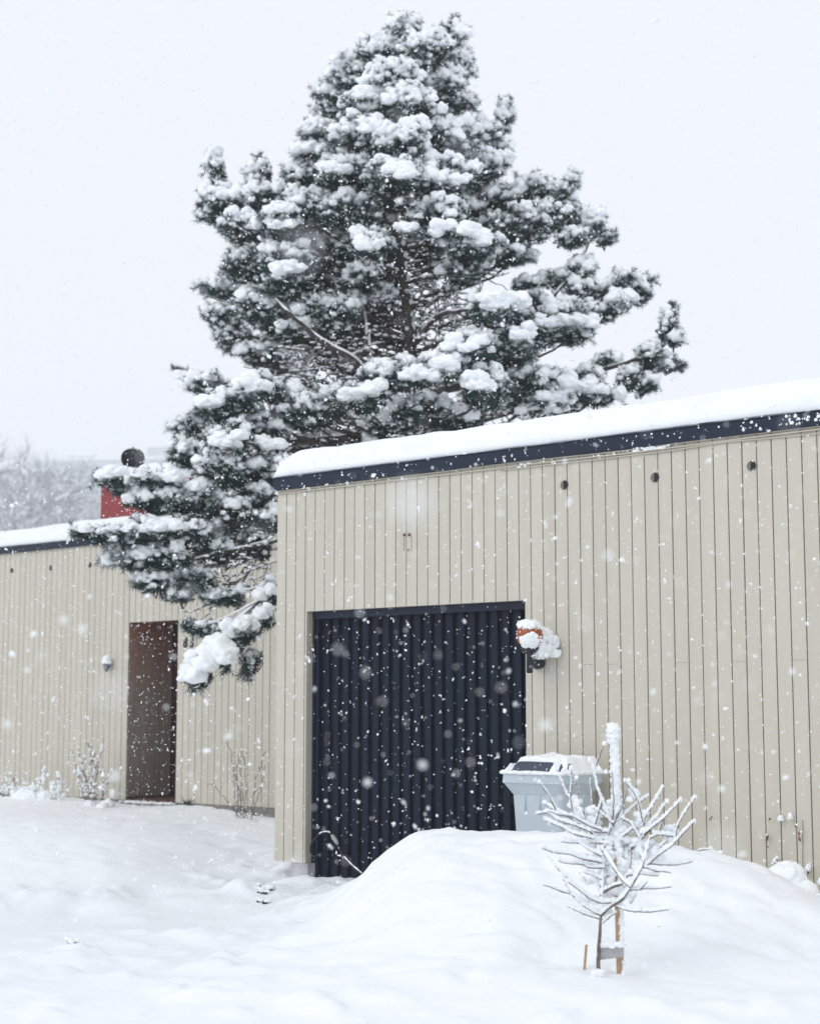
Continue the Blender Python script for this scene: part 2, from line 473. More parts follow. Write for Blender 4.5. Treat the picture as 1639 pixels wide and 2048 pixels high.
# snow on the low drive and the path is coloured greyer than the pile
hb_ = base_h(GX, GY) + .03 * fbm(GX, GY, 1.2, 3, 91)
dgrey = ss(.13, .05, hb_) * ss(7.6, 8.6, GY) * ss(14.5, 13, GY) * ss(1.5, .3, GX)
dgrey = np.maximum(dgrey, np.exp(-(((GX + 1.7 - (GY - 15.5) * -.35) / .45) ** 2)) * ss(13.2, 14.2, GY) * ss(19, 18, GY) * .9)
at = GR.data.attributes.new("drive_grey", 'FLOAT', 'POINT')
at.data.foreach_set('value', dgrey.astype(np.float32).ravel())
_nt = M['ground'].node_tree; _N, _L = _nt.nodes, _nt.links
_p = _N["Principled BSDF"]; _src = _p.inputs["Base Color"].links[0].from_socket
_a = _N.new("ShaderNodeAttribute"); _a.attribute_name = "drive_grey"
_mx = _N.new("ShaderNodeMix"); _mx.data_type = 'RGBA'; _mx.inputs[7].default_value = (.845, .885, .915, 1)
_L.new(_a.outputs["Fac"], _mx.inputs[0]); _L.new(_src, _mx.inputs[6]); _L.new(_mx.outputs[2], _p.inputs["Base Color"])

def gh(x, y):
    return float(ground_h(np.array([x]), np.array([y]))[0])

# ------------------------------------------------------------------ facades
BW, GAP = .1073, .0075

def siding(mb, s0, s1, y, zb, zt, openings=(), phase=0.0, seed=0):
    """vertical boards between s0 and s1; openings = (sa, sb, za, zb)"""
    r = random.Random(seed)
    k0 = math.floor((s0 - phase) / BW)
    k = k0
    while phase + k * BW < s1:
        a, b = max(s0, phase + k * BW + GAP / 2), min(s1, phase + (k + 1) * BW - GAP / 2)
        k += 1
        if b - a < .012: continue
        dy = r.uniform(-.0015, .0015)
        spans = [(a, b, zb, zt)]
        for sa, sb, za, zc in openings:
            ns = []
            for (p, q, u, v) in spans:
                if q <= sa or p >= sb or v <= za or u >= zc: ns.append((p, q, u, v)); continue
                if p < sa - .01: ns.append((p, sa, u, v))
                if q > sb + .01: ns.append((sb, q, u, v))
                p2, q2 = max(p, sa), min(q, sb)
                if u < za: ns.append((p2, q2, u, za))
                if v > zc: ns.append((p2, q2, zc, v))
            spans = ns
        for p, q, u, v in spans:
            if q - p > .01: mb.cbox(p, q, y + dy, y + .019, u, v, .0025)

C1, C2 = 9.6, 12.8
# --- garage
sL, zf = wp(555, 959, C1)
_, zf0 = wp(556, 981.3, C1)
o0, oz = wp(613, 1223, C1); o1, _ = wp(1049, 1200, C1)
sR = wp(1639, 1000, C1)[0] + 2.6
gbot = wp(556, 1722, C1)[1]
G = thing("garage", F(sL, C1, 0), -TH, label="beige boarded garage at the right with a dark ribbed door and snowy flat roof", cat="garage")
b = MB(); siding(b, sL, sR, C1, gbot, zf - .01, [(o0, o1, -1, oz)], phase=sL, seed=3)
GD = 2.9
# left end boards
k = 0
yy = C1 + .022
while yy < C1 + GD:
    y1 = min(yy + BW - GAP, C1 + GD)
    b.box(sL, sL + .019, yy, y1, gbot, zf - .01); yy += BW
b.build("wall", M['siding'], G, smooth=False)
b = MB()
b.box(sL + .02, o0 - .004, C1 + .0195, C1 + .05, gbot + .004, zf - .02)
b.box(o1 + .004, sR, C1 + .0195, C1 + .05, gbot + .004, zf - .02)
b.box(o0 - .004, o1 + .004, C1 + .0195, C1 + .05, oz + .003, zf - .02)
b.box(sL + .02, sL + .05, C1 + .052, C1 + GD - .05, gbot + .004, zf - .02)
b.box(sL + .05, sR, C1 + GD - .06, C1 + GD - .02, 0, zf - .02)
b.build("wall_backing", M['backing'], G, smooth=False)
# reveal of the door opening
b = MB()
b.cbox(o0 - .0195, o0 - .0005, C1 + .0195, C1 + .14, gbot + .0, oz - .002, .002)
b.box(o1 + .0005, o1 + .0195, C1 + .0195, C1 + .14, gbot, oz - .002)
b.box(o0, o1, C1 + .0195, C1 + .14, oz + .0005, oz + .0195)
b.build("door_reveal", M['siding_shade'], G, smooth=False)
# plinth
p0 = wp(581, 1740, C1)[0]
b = MB(); b.box(p0, o0 - .002 + .03, C1 + .008, C1 + .3, -.4, gbot - .003)
b.box(o1 + .02, sR, C1 + .02, C1 + .3, -.4, gbot - .003)
b.build("plinth", M['concrete'], G, smooth=False)
# ribbed door leaf
yd = C1 + .10
D = []
nr = 20
sd0, sd1 = o0 + .05, o1 - .004
step = (sd1 - sd0) / nr
prof = []
for i in range(nr):
    a = sd0 + i * step
    for u, d in ((.0, .030), (.20, .026), (.34, .010), (.50, .003), (.70, 0), (.90, .001), (.955, .006), (.965, .030)):
        prof.append((a + u * step, yd + d))
prof.append((sd1, yd + .03))
P = np.array(prof)
zt = oz - .055
DR = MB()
Vt = np.stack([F(P[:, 0], P[:, 1], -.15), F(P[:, 0], P[:, 1], zt)], 0)
DR.grid(Vt)
DR.box(sd0 - .05, sd1, yd + .031, yd + .05, -.15, zt)
dleaf = DR.build("door", M['door'], G, smooth=False)
b = MB(); b.cbox(o0 + .0, o1 - .001, yd - .035, yd + .045, zt - .004, oz - .001, .004)
b.build("door_rail", M['navy'], G, smooth=False)
b = MB()
b.cbox(o0 + .001, o0 + .018, yd - .03, yd + .02, -.15, zt - .006, .003)
b.cbox(o0 + .024, o0 + .046, yd - .012, yd + .02, -.15, zt - .006, .003)
b.build("door_frame", M['navy'], G, smooth=False)
h0, h1 = wp(650, 1463, yd), wp(661, 1492, yd)
b = MB(); b.cbox(h0[0], h1[0], yd - .008, yd + .001, h1[1], h0[1], .003)
b.tube(F([h0[0] + .02, h0[0] + .02, h1[0] + .01], [yd - .005, yd - .035, yd - .035], [h0[1] - .06] * 3), .006, 6)
b.build("handle", M['black'], dleaf, smooth=False)
# fascia
b = MB(); b.cbox(sL - .012, sR, C1 - .032, C1 + .0, zf0, zf - .001, .003)
b.box(sL - .012, sL - .002, C1 + .001, C1 + GD, zf0, zf - .001)
b.box(sL - .013, sR, C1 - .038, C1 + .02, zf, zf + .008)
b.build("fascia", M['navy'], G, smooth=False)
b = MB(); b.box(sL, sR, C1 + .002, C1 + GD, zf - .008, zf - .001)
b.build("roof", M['navy'], G, smooth=False)

def roof_snow(mb, s0, s1, y0, y1, z, T, RL, seed, RF=.17):
    # edge-dense parametric sheet with rounded, slightly overhanging lip
    es = np.concatenate([RL * (1 - np.cos(np.linspace(0, math.pi / 2, 14))), np.arange(RL + .03, s1 - s0, .04)])
    ef = np.concatenate([np.linspace(0, 1, 12)])
    rows = []
    th = np.linspace(-.35, math.pi / 2, 16)
    S = s0 + es
    lf = np.sqrt(np.clip(1 - (1 - np.clip(es / RL, 0, 1)) ** 2, 0, 1)) ** .75
    nz = 1 + .10 * fbm(S, S * 0, .8, 3, seed) + .05 * fbm(S, S * 0, 4, 2, seed + 5)
    for t in th:
        yy = y0 + RF * (1 - math.cos(t)) - .012 + .022 * fbm(S, S * 0 + t * 2, 1.6, 4, seed + 9) + .010 * fbm(S, S * 0 + t * 3, 7, 3, seed + 19)
        zz = z + (T * nz * (math.sin(max(t, 0)) ** .8 if t > 0 else 0) + (-.0 if t > 0 else -.0)) * lf
        if t < 0: yy = yy + .02; zz = zz + .012 * (t / .35 + 1)
        zz = zz + .006 * fbm(S, S * 0 + t * 3, 9, 3, seed + 3) * lf
        rows.append(F(S - (1 - lf) * 0, yy, zz))
    for y in np.concatenate([[.03, .07, .15, .3, .5, .8], np.arange(1.1, y1 - y0 - RF, .4), [y1 - y0 - RF]]):
        zz = z + T * nz * lf + .012 * fbm(S, S * 0 + y, 1.5, 3, seed + 7) * lf
        rows.append(F(S, y0 + RF + y, zz))
    rows.append(F(S, y1 + .01, z))
    mb.grid(np.array(rows))

b = MB(); roof_snow(b, sL - .012, sR, C1 - .035, C1 + GD, zf + .006, .235, .26, 41, .18)
b.build("roof_snow", M['roofsnow'], G)
# bits of wet snow stuck to the fascia and the conduit
c, r = [], []
fl = np.random.default_rng(5)
for i in range(80):
    px = fl.choice([fl.normal(1600, 40), fl.normal(1290, 60), fl.normal(1540, 60), fl.normal(1010, 15), fl.uniform(560, 1639)], p=[.3, .22, .18, .1, .2])
    ft = 959 - .1245 * (px - 555) if px < 1000 else 903 - .128 * (px - 1000)
    s_, z_ = wp(px, ft + fl.uniform(2, 22), C1 - .032)
    c.append(F(s_, C1 - .033, z_)); q = fl.uniform(.003, .010) * (1.5 if px > 1500 else 1); r.append((q, q * .6, q))
for px0, px1, off, n in ((1265, 1338, 26, 45), (1033, 1062, 28, 14), (1180, 1262, 27, 18)):
    for i in range(n):
        px = fl.uniform(px0, px1)
        s_, z_ = wp(px, 903 - .128 * (px - 1000) + off + fl.uniform(-1, 6), C1 - .02)
        c.append(F(s_, C1 - .012, z_ - .01)); q = fl.uniform(.008, .016) * (1 if n > 20 else .6); r.append((q * 1.4, q * .8, q * .8))
b = MB(); b.blobs(c, r, 1, .3); b.build("clinging_snow", M['snow'], G)
# two thin conduits under the fascia
def conduit(pp):
    pts = []
    for px, py in pp:
        s_, z_ = wp(px, py, C1 - .012); pts.append(F(s_, C1 - .012, z_))
    pts = np.array(pts)
    t = np.linspace(0, 1, 60); tt = np.linspace(0, 1, len(pts))
    return np.stack([np.interp(t, tt, pts[:, i]) for i in range(3)], -1)
b = MB()
b.tube(conduit([(556, 984), (640, 973), (760, 958), (880, 944), (1000, 928), (1100, 917), (1250, 901), (1400, 880), (1500, 868), (1639, 852), (1760, 838)]), .006, 7)
b.tube(conduit([(556, 988), (640, 978), (760, 964), (880, 950), (1000, 936), (1100, 923), (1250, 907), (1400, 888), (1500, 875), (1639, 858), (1760, 843)]), .007, 7)
b.tube(conduit([(1000, 940), (1120, 927), (1250, 912), (1340, 901), (1450, 884), (1560, 874), (1639, 866), (1760, 850)]), .005, 7)
b.build("conduit", M['conduit'], G)

def vent(px, py, c, r, parent):
    s_, z_ = wp(px, py, c - .002)
    b = MB(); n = 20
    t = np.arange(n + 1) * 2 * math.pi / n
    rr = np.array([r * 1.10, r * 1.06, r, r])[:, None]
    yy = np.array([c - .0022, c - .006, c - .0045, c - .0024])[:, None]
    b.grid(F(s_ + rr * np.cos(t), yy + t * 0, z_ + rr * np.sin(t)))
    o = b.build("vent", M['ring'], parent)
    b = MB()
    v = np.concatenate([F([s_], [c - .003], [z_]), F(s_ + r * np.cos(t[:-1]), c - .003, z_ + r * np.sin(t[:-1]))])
    b.add(v, tris=[(0, 1 + i, 1 + (i + 1) % n) for i in range(n)])  # flat dark disc: the shaded depth of the pipe is put into its colour
    b.build("opening", M['holeshade'], o)
    b = MB()                                       # lit inside of the pipe, painted on as a flat lighter crescent
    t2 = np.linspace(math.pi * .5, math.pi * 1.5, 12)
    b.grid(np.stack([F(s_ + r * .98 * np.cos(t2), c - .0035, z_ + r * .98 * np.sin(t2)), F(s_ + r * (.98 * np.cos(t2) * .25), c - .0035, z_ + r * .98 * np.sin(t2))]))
    b.build("lit_crescent", M['ring'], o)
for px, py in ((1128, 970), (1309, 955), (1502, 932)): vent(px, py, C1, .031, G)

# rusty iron bracket above the door
b = MB()
s_, z_ = wp(809, 1070, C1); b.cbox(s_ - .012, s_ + .010, C1 - .010, C1 - .002, z_ - .008, z_ + .010)
s_, z_ = wp(819, 1069, C1); b.cbox(s_ - .009, s_ + .010, C1 - .014, C1 - .002, z_ - .012, z_ + .008)
s_, z_ = wp(817, 1100, C1); b.box(s_ - .005, s_ + .004, C1 - .006, C1 - .002, z_ - .006, z_ + .006)
b.build("bracket", M['rust'], G, smooth=False)
b = MB()
for px in (808, 823):
    s_, z0_ = wp(px, 1073, C1); b.box(s_ - .001, s_ + .0012, C1 - .0035, C1 - .002, z0_ - .12, z0_)
b.build("rust_streak", M['rust'], G, smooth=False)

# horizontal butt joints in the siding
b = MB()
for px, y in ((1168, 1329), (1236, 1328), (1373, 1325), (1482, 1323), (1599, 1320)):
    s_, z_ = wp(px, y, C1); k = math.floor((s_ - sL) / BW)
    b.box(sL + k * BW + GAP / 2 + .002, sL + (k + 1) * BW - GAP / 2 - .002, C1 - .0022, C1 - .0018, z_ - .0007, z_ + .0007)
b.build("board_joint", M['ring'], G, smooth=False)

# --- house at the left
hs0 = wp(-330, 1300, C2)[0]; hs1 = wp(640, 1300, C2)[0]
zh, zh0 = wp(0, 1097, C2)[1], wp(0, 1109, C2)[1]
hb = wp(555, 1616, C2)[1]
d0, dz = wp(258, 1245, C2); d1, _ = wp(356, 1241, C2)
d0 -= .004
H = thing("house", F(hs0, C2, 0), -TH, label="long low beige boarded house at the left with a brown recessed entrance", cat="house")
b = MB(); siding(b, hs0, hs1, C2, hb, zh - .01, [(d0, d1, -1, dz)], phase=d1, seed=9)
b.build("wall", M['siding'], H, smooth=False)
b = MB()
b.box(hs0, d0 - .004, C2 + .0195, C2 + .05, hb + .004, zh - .02)
b.box(d1 + .004, hs1, C2 + .0195, C2 + .05, hb + .004, zh - .02)
b.box(d0 - .004, d1 + .004, C2 + .0195, C2 + .05, dz + .003, zh - .02)
b.build("wall_backing", M['backing'], H, smooth=False)
b = MB()
b.box(hs1, hs1 + .02, C2 + .0, C2 + 4.5, 0, zh - .02)
b.box(hs0 - .02, hs0, C2 + .0, C2 + 4.5, 0, zh - .02)
b.box(hs0, hs1, C2 + 4.45, C2 + 4.5, 0, zh - .02)
b.build("side_wall", M['siding'], H, smooth=False)
b = MB(); b.box(hs0, d0 - .0, C2 + .012, C2 + .3, -.4, hb - .002); b.box(d1 + .0, hs1, C2 + .012, C2 + .3, -.4, hb - .002)
b.build("plinth", M['plinth'], H, smooth=False)
b = MB(); b.cbox(hs0, hs1, C2 - .032, C2, zh0, zh - .001, .003); b.box(hs0, hs1, C2 - .038, C2 + .02, zh, zh + .008)
b.build("fascia", M['navy'], H, smooth=False)
b = MB(); b.box(hs0, hs1, C2 + .002, C2 + 4.5, zh - .008, zh - .001); b.build("roof", M['navy'], H, smooth=False)
b = MB(); roof_snow(b, hs0, hs1 - .02, C2 - .035, C2 + 4.5, zh + .006, .235, .3, 77, .16)
b.build("roof_snow", M['roofsnow'], H)
for px, py in ((24, 1141), (102, 1136), (180, 1130)): vent(px, py, C2, .031, H)
# recessed entrance
dep = .70
E = MB()
yy, i = C2 + .02, 0
while yy < C2 + dep - .02:
    y1 = min(yy + .098, C2 + dep - .01)
    E.cbox(0, 1, 0, 1, 0, 1, .0) if False else None
    c8 = np.array([(d0 - .0195, yy, hb), (d0 - .0005, yy, hb), (d0 - .0005, y1, hb), (d0 - .0195, y1, hb)])
    a8 = np.concatenate([F(c8[:, 0], c8[:, 1], hb + .03), F(c8[:, 0], c8[:, 1], dz - .001)])
    E.hexa(a8); yy += .104
Pn = E.build("entrance_lining", M['brown'], H, smooth=False)
b = MB()
b.box(d0 - .03, d0 - .0195, C2 + .02, C2 + dep, -.1, dz + .02)
b.box(d1 + .001, d1 + .018, C2 + .02, C2 + dep, hb, dz + .02)
b.build("entrance_wall", M['backing'], H, smooth=False)
b = MB(); b.box(d0 - .03, d1 + .02, C2 + dep + .001, C2 + dep + .04, -.1, dz + .03)
b.build("front_door", M['darkred'], H, smooth=False)
b = MB(); b.box(d0, d1, C2 + .0195, C2 + dep, dz + .0005, dz + .0195); b.build("entrance_ceiling", M['brownred'], H, smooth=False)
b = MB(); b.box(d0, d1, C2 + .06, C2 + dep, hb - .2, hb + .012); b.build("entrance_floor", M['tile'], H, smooth=False)
b = MB(); b.cbox(d0 - .01, d1 + .03, C2 - .09, C2 + .058, hb - .3, hb - .025, .01)
b.build("doorstep", M['plinth'], H, smooth=False)
c, r = [], []
for i in range(90):
    s_ = fl.uniform(d0 - .0, d1 + .03)
    c.append(F(s_, C2 - .05 + fl.uniform(-.04, .06), hb - .02 + fl.uniform(-.002, .006))); q = fl.uniform(.018, .03); r.append((q, q, q * .6))
b = MB(); b.blobs(c, r, 1, .2); b.build("doorstep_snow", M['snow'], H)

# chimney with a round ribbed cowl
qs, qz = wp(201, 1040, C2 + 1.0); qs1, _ = wp(338, 1040, C2 + 1.0)
topz = wp(201, 968, C2 + 1.0)[1]
CH = MB(); CH.cbox(qs, qs1, C2 + 1.0, C2 + 1.75, zh, topz, .004)
CHO = CH.build("chimney", M['red'], H, smooth=False)
b = MB()
n1, n2 = 46, 26
a_ = np.linspace(0, 1, n1)[:, None]; e_ = np.linspace(0, 1, n2)[None]
SX = qs - .03 + a_ * (qs1 - qs + .06); SY = C2 + .97 + e_ * .81
ed = np.minimum(np.minimum(SX - (qs - .03), qs1 + .03 - SX), np.minimum(SY - (C2 + .97), C2 + 1.78 - SY)).clip(0)
hz = .17 * np.sqrt(np.clip(1 - (1 - np.clip(ed / .1, 0, 1)) ** 2, 0, 1)) * (1 + .35 * fbm(SX, SY, 3, 3, 8)) + .05 * np.exp(-((SX - qs - .33) / .22) ** 2)
b.grid(F(SX, SY, topz + hz)); b.box(qs - .03, qs1 + .03, C2 + .97, C2 + 1.78, topz, topz + .012)
b.build("chimney_snow", M['snow'], CHO)
cs, cz = wp(266, 917, C2 + 1.25)
cc = F(cs, C2 + 1.25, cz)
b = MB()
n = 22
for k in range(n):
    az = 2 * math.pi * k / n
    el = np.linspace(-1.35, 1.45, 14)
    rb = .152
    for w_ in (0,):
        L_, R_ = [], []
        for e in el:
            rad = rb * math.cos(e) ** .75 * (1.0)
            zz = cz + rb * .86 * math.sin(e)
            for lst, da, dr in ((L_, -.02, -.014), (R_, 2 * math.pi / n * .93, .004)):
                lst.append((cc[0] + (rad + dr) * math.cos(az + da), cc[1] + (rad + dr) * math.sin(az + da), zz))
        b.grid(np.array([L_, R_]))
b.blobs([cc], [.132], 2, 0.0, flat=2)
b.tube([(cc[0], cc[1], topz), (cc[0], cc[1], cz - .1)], [.07, .085], 16)
b.tube([(cc[0], cc[1], cz + .12), (cc[0], cc[1], cz + .155)], [.012, .010], 8)
b.build("chimney_cowl", M['black'], CHO, smooth=False)

# house number
NB = thing("house_number", F(*[wp(379, 1295, C2)[0], C2, wp(379, 1295, C2)[1]]), -TH, label="dark metal house number 83 on beige boards right of the brown entrance", cat="house number")
for ch, px in (("8", 371.5), ("3", 384.5)):
    s_, z_ = wp(px, 1294.5, C2)
    cu = bpy.data.curves.new("digit", 'FONT'); cu.body = ch; cu.size = .165; cu.extrude = .006; cu.align_x = 'CENTER'; cu.offset = .003
    to = bpy.data.objects.new("tmp", cu); COL.objects.link(to)
    bpy.context.view_layer.update()
    me = bpy.data.meshes.new_from_object(to.evaluated_get(bpy.context.evaluated_depsgraph_get()))
    bpy.data.objects.remove(to)
    me.name = "digit"; me.materials.clear(); me.materials.append(M['num'])
    o = bpy.data.objects.new("digit", me); COL.objects.link(o); o.parent = NB
    wloc = F(s_, C2 - .007, z_)
    o.matrix_parent_inverse = Matrix.Identity(4)
    loc = wmat(NB).inverted() @ Vector(wloc)
    o.location = loc; o.rotation_euler = (math.radians(90), 0, 0); o.scale = (.82, 1, 1)
b = MB(); b.blobs([F(wp(px, 1276.5, C2)[0], C2 - .012, wp(px, 1276.5, C2)[1]) for px in (371, 384)], [(.026, .014, .016)] * 2, 1, .25)
b.build("snow_cap", M['snow'], NB)

# small lamp on the left house
s_, z_ = wp(223, 1331, C2)
LT = thing("wall_lamp", F(s_, C2, z_ - .07), -TH, label="small grey cone-shaped wall lamp capped with snow, left of the brown entrance", cat="lamp")
b = MB()
pc = F(s_, C2 - .07, z_)
def lathe(mb, c, prof, n=16):
    t = np.arange(n + 1) * 2 * math.pi / n
    pr = np.array(prof)
    mb.grid(np.stack([c[0] + pr[:, 0:1] * np.cos(t), c[1] + pr[:, 0:1] * np.sin(t), c[2] + pr[:, 1:2] + t * 0], -1))
lathe(b, pc, [(.0, .03), (.035, .03), (.045, .02), (.04, -.02), (.026, -.06), (.012, -.075), (0, -.075)])
b.build("lamp_shade", mat("lamp_grey", (.12, .14, .18), .5, var=.1), LT)
b = MB(); b.tube(F([s_, s_], [C2 - .06, C2 + .002], [z_ + .015, z_ + .015]), .01, 8); b.build("arm", M['black'], LT)
b = MB(); b.blobs([pc + (0, 0, .065), pc + (.012, 0, .035), pc + (-.02, 0, .04)], [(.05, .05, .062), (.045, .05, .04), (.04, .04, .04)], 2, .15); b.build("snow_cap", M['snow'], LT)

# amber globe lamp at the garage
s_, z_ = wp(1058, 1271, C1 - .25)
gl = F(s_, C1 - .25, z_)
LG = thing("globe_lamp", F(wp(1078, 1325, C1)[0], C1, z_ - .25), -TH, label="amber glass globe lamp half buried in snow, right of the ribbed garage door", cat="lamp")
b = MB(); R_ = .096
lathe(b, gl, [(math.cos(a) * R_ + 1e-5, math.sin(a) * R_) for a in np.linspace(-1.2, 1.57, 16)], 28); b.build("globe", M['amber'], LG)
b = MB(); lathe(b, gl, [(0.001, -.072), (.06, -.078), (.066, -.092), (.06, -.104), (.026, -.125), (.0225, -.13), (.0225, -.262), (.001, -.262)], 20)
b.build("stem", M['black'], LG)
ms, mz = wp(1079, 1325, C1)
b = MB()
b.tube(F([s_, s_ + (ms - s_) * .5, ms], [C1 - .25, C1 - .13, C1 - .02], [z_ - .165, z_ - .20, mz + .005]), [.016, .017, .02], 10)
b.blobs([F(ms, C1 - .028, mz)], [(.056, .056, .05)], 2, 0, flat=2)
b.build("wall_bracket", M['black'], LG)
b = MB()
c = [gl + (0, 0, .07), gl + (.02, -.01, .07)]
r = [(.072, .072, .042), (.06, .06, .04)]
q = np.random.default_rng(9)
tow = np.array([-gl[0] * 0 - .1, -1, 0]); 
for i in range(620):   # patchy crust on the camera side of the globe and thick mass below
    a = q.uniform(-2.9, .3); e = q.uniform(-1.05, 1.2)
    top_ = e > .62 + .12 * math.sin(a * 5)
    low_ = e < -.02 + .14 * math.sin(a * 4 + 1) and -2.35 < a < -1.05 - .25 * e
    if not (top_ or low_) and q.random() < (.93 if a < -2.2 else .86): continue
    d_ = np.array([math.cos(e) * math.cos(a), math.cos(e) * math.sin(a), math.sin(e)])
    k_ = q.uniform(.009, .016) * (1.0 if (top_ or low_) else .38)
    c.append(gl + d_ * (R_ + .001)); r.append((k_, k_, k_))
for i in range(90):     # snow lodged between globe and wall
    f_ = q.random()
    p_ = F(s_ + .04 + (ms - s_) * .6 * q.random() + .055 * q.uniform(-1, 1), C1 - .2 + .19 * q.random(), z_ + .03 - .17 * f_)
    c.append(p_); k_ = q.uniform(.020, .036); r.append((k_, k_, k_))
b.blobs(c, r, 2, .3, flat=.8); b.build("snow", M['snow'], LG)

# ------------------------------------------------------------------ wheelie bin
def lerp(a, b_, t): return a + (b_ - a) * t
bs0, bz0 = wp(1021, 1590, 9.04); bs1 = bs0 + .41
yb0, yb1 = 9.04, 9.43
zb, zr = -.08, .93
BIN = thing("wheelie_bin", F((bs0 + bs1) / 2, (yb0 + yb1) / 2, zb), -TH, label="light grey plastic wheelie bin with a dark snow-covered lid between garage door and wall", cat="bin")
def frustum(mb, s0, s1, y0, y1, z0, i0, z1, i1, bev=.03):
    rows = []
    for z_, ins in ((z0, i0), (z1, i1)):
        a, b_, c_, d_ = s0 + ins, s1 - ins, y0 + ins, y1 - ins
        pts = []
        for cx_, cy_, st in ((b_ - bev, c_ + bev, -90), (b_ - bev, d_ - bev, 0), (a + bev, d_ - bev, 90), (a + bev, c_ + bev, 180)):
            for k in range(5):
                t = math.radians(st + k * 22.5)
                pts.append((cx_ + bev * math.cos(t), cy_ + bev * math.sin(t)))
        pts.append(pts[0]); pts = np.array(pts)
        rows.append(F(pts[:, 0], pts[:, 1], z_))
    mb.grid(np.array(rows))
b = MB()
frustum(b, bs0, bs1, yb0, yb1, zb, .045, zr - .12, .004)
frustum(b, bs0, bs1, yb0, yb1, zr - .12, .004, zr - .03, .0)
frustum(b, bs0 - .0, bs1, yb0, yb1, zr - .125, .0015, zr - .055, -.040)   # flared collar
for px in (1049, 1078):
    a = wp(px, 1580, yb0)[0]
    b.cbox(a - .004, a + .004, yb0 - .004, yb0 + .02, zr - .25, zr - .05, .002)
b.build("body", M['binbody'], BIN)
b = MB()
for (z0, z1, i0, i1) in ((zr - .055, zr - .048, -.040, -.050), (zr - .048, zr + .010, -.050, -.046), (zr + .010, zr + .013, -.046, -.01)):
    frustum(b, bs0, bs1, yb0, yb1, z0, i0, z1, i1, .035)
b.build("rim", M['binbody'], BIN)
b = MB()
def lidz(u, v):  # u,v in 0..1
    return zr + .018 + .062 * ss(0, .16, v) * ss(1, .9, v) * ss(0, .10, u) * ss(1, .9, u) + .015 * np.sin(np.pi * v)
U, V = np.meshgrid(np.linspace(0, 1, 30), np.linspace(0, 1, 30))
l0, l1, m0, m1 = bs0 - .025, bs1 + .025, yb0 - .02, yb1 + .04
b.grid(F(l0 + U * (l1 - l0), m0 + V * (m1 - m0), lidz(U, V)))
b.build("lid", M['binlid'], BIN)
b = MB()
b.tube(F([bs0 + .02, bs1 - .02], [yb1 + .07] * 2, [zr + .0] * 2), .015, 10)
for s_ in (bs0 + .05, bs1 - .05): b.tube(F([s_, s_], [yb1 + .0, yb1 + .07], [zr - .02, zr]), .014, 8)
b.build("handle", M['binlid'], BIN)
for s_ in (bs0 + .03, bs1 - .03):
    b = MB(); b.tube(F([s_ - .025, s_ + .025], [yb1 - .02] * 2, [zb + .1] * 2), .1, 20); b.build("wheel", M['black'], BIN)
# snow on the lid: sheet that leaves the front of the lid bare
b = MB()
U, V = np.meshgrid(np.linspace(0, 1, 70), np.linspace(0, 1, 60))
S_, Y_ = l0 - .02 + U * (l1 - l0 + .04), m0 - .02 + V * (m1 - m0 + .04)
ed = np.minimum(np.minimum(U, 1 - U) * (l1 - l0), np.minimum(V, 1 - V) * (m1 - m0))
th_ = .042 * np.sqrt(np.clip(1 - (1 - np.clip(ed / .05, 0, 1)) ** 2, 0, 1)) * (1 + .9 * fbm(S_, Y_, 7, 4, 4))
th_ = th_ + .022 * np.exp(-(((U - .30) / .12) ** 2 + ((V - .7) / .3) ** 2))
bare = ss(.30, .24, V + .06 * fbm(S_, Y_, 10, 3, 6)) * ss(.05, .09, U) * ss(.84, .70, U) + ss(.2, .15, V) * ss(.84, .87, U) * ss(.97, .93, U)
Z_ = lidz(U.clip(.02, .98), V.clip(.02, .98)) + th_ * (1 - bare) - .02 * bare - .008
b.grid(F(S_, Y_, Z_))
c, r = [], []
for i in range(300):   # crust lying on the rim
    e = q.random()
    if e < .55: s_, y_ = q.uniform(bs0 - .045, bs1 + .045), yb0 - .035 + q.normal(0, .008)
    elif e < .8: s_, y_ = bs1 + .035, q.uniform(yb0 - .04, yb1 + .04)
    else: s_, y_ = bs0 - .035, q.uniform(yb0 - .04, yb1 + .04)
    k_ = q.uniform(.008, .02) * (1.2 if e > .55 else 1); c.append(F(s_, y_, zr + .018)); r.append((k_ * 1.3, k_ * 1.3, k_ * .8))
b.blobs(c, r, 1, .3)
b.build("snow", M['snow'], BIN)

# ------------------------------------------------------------------ cable hanging at the garage door
pts = [(640, 1706), (628, 1715), (620, 1704), (621, 1690), (630, 1675), (645, 1665), (658, 1665), (665, 1672), (675, 1687), (681, 1703), (690, 1718), (705, 1733), (728, 1752)]
W = []
for i, (px, py) in enumerate(pts):
    cy = C1 + lerp(.02, -.02, min(1, i / 8)) - (max(0, i - 9) * .10)
    s_, z_ = wp(px, py, cy); W.append(F(s_, cy, z_))
W = np.array(W); t = np.linspace(0, len(W) - 1, 60)
W = np.stack([np.interp(t, np.arange(len(W)), W[:, i]) for i in range(3)], -1)
for _ in range(3): W[1:-1] = (W[:-2] + W[1:-1] * 2 + W[2:]) / 4
CB = thing("power_cable", F(sL + .5, C1, 0), -TH, label="looped black cable with a grey plug hanging at the foot of the ribbed garage door", cat="cable")
b = MB(); b.tube(W, .0065, 8); b.build("cord", M['cable'], CB)
b = MB(); b.tube(W[33:41], [.009, .014, .016, .017, .017, .016, .014, .009], 10); b.build("plug", M['plug'], CB)
b = MB()
for a_, e_ in ((22, 32), (48, 59)):
    b.tube(W[a_:e_] + (0, -.002, .009), np.where(np.arange(e_ - a_) % 3 == 0, .003, .006), 6)
b.build("snow", M['snow'], CB)

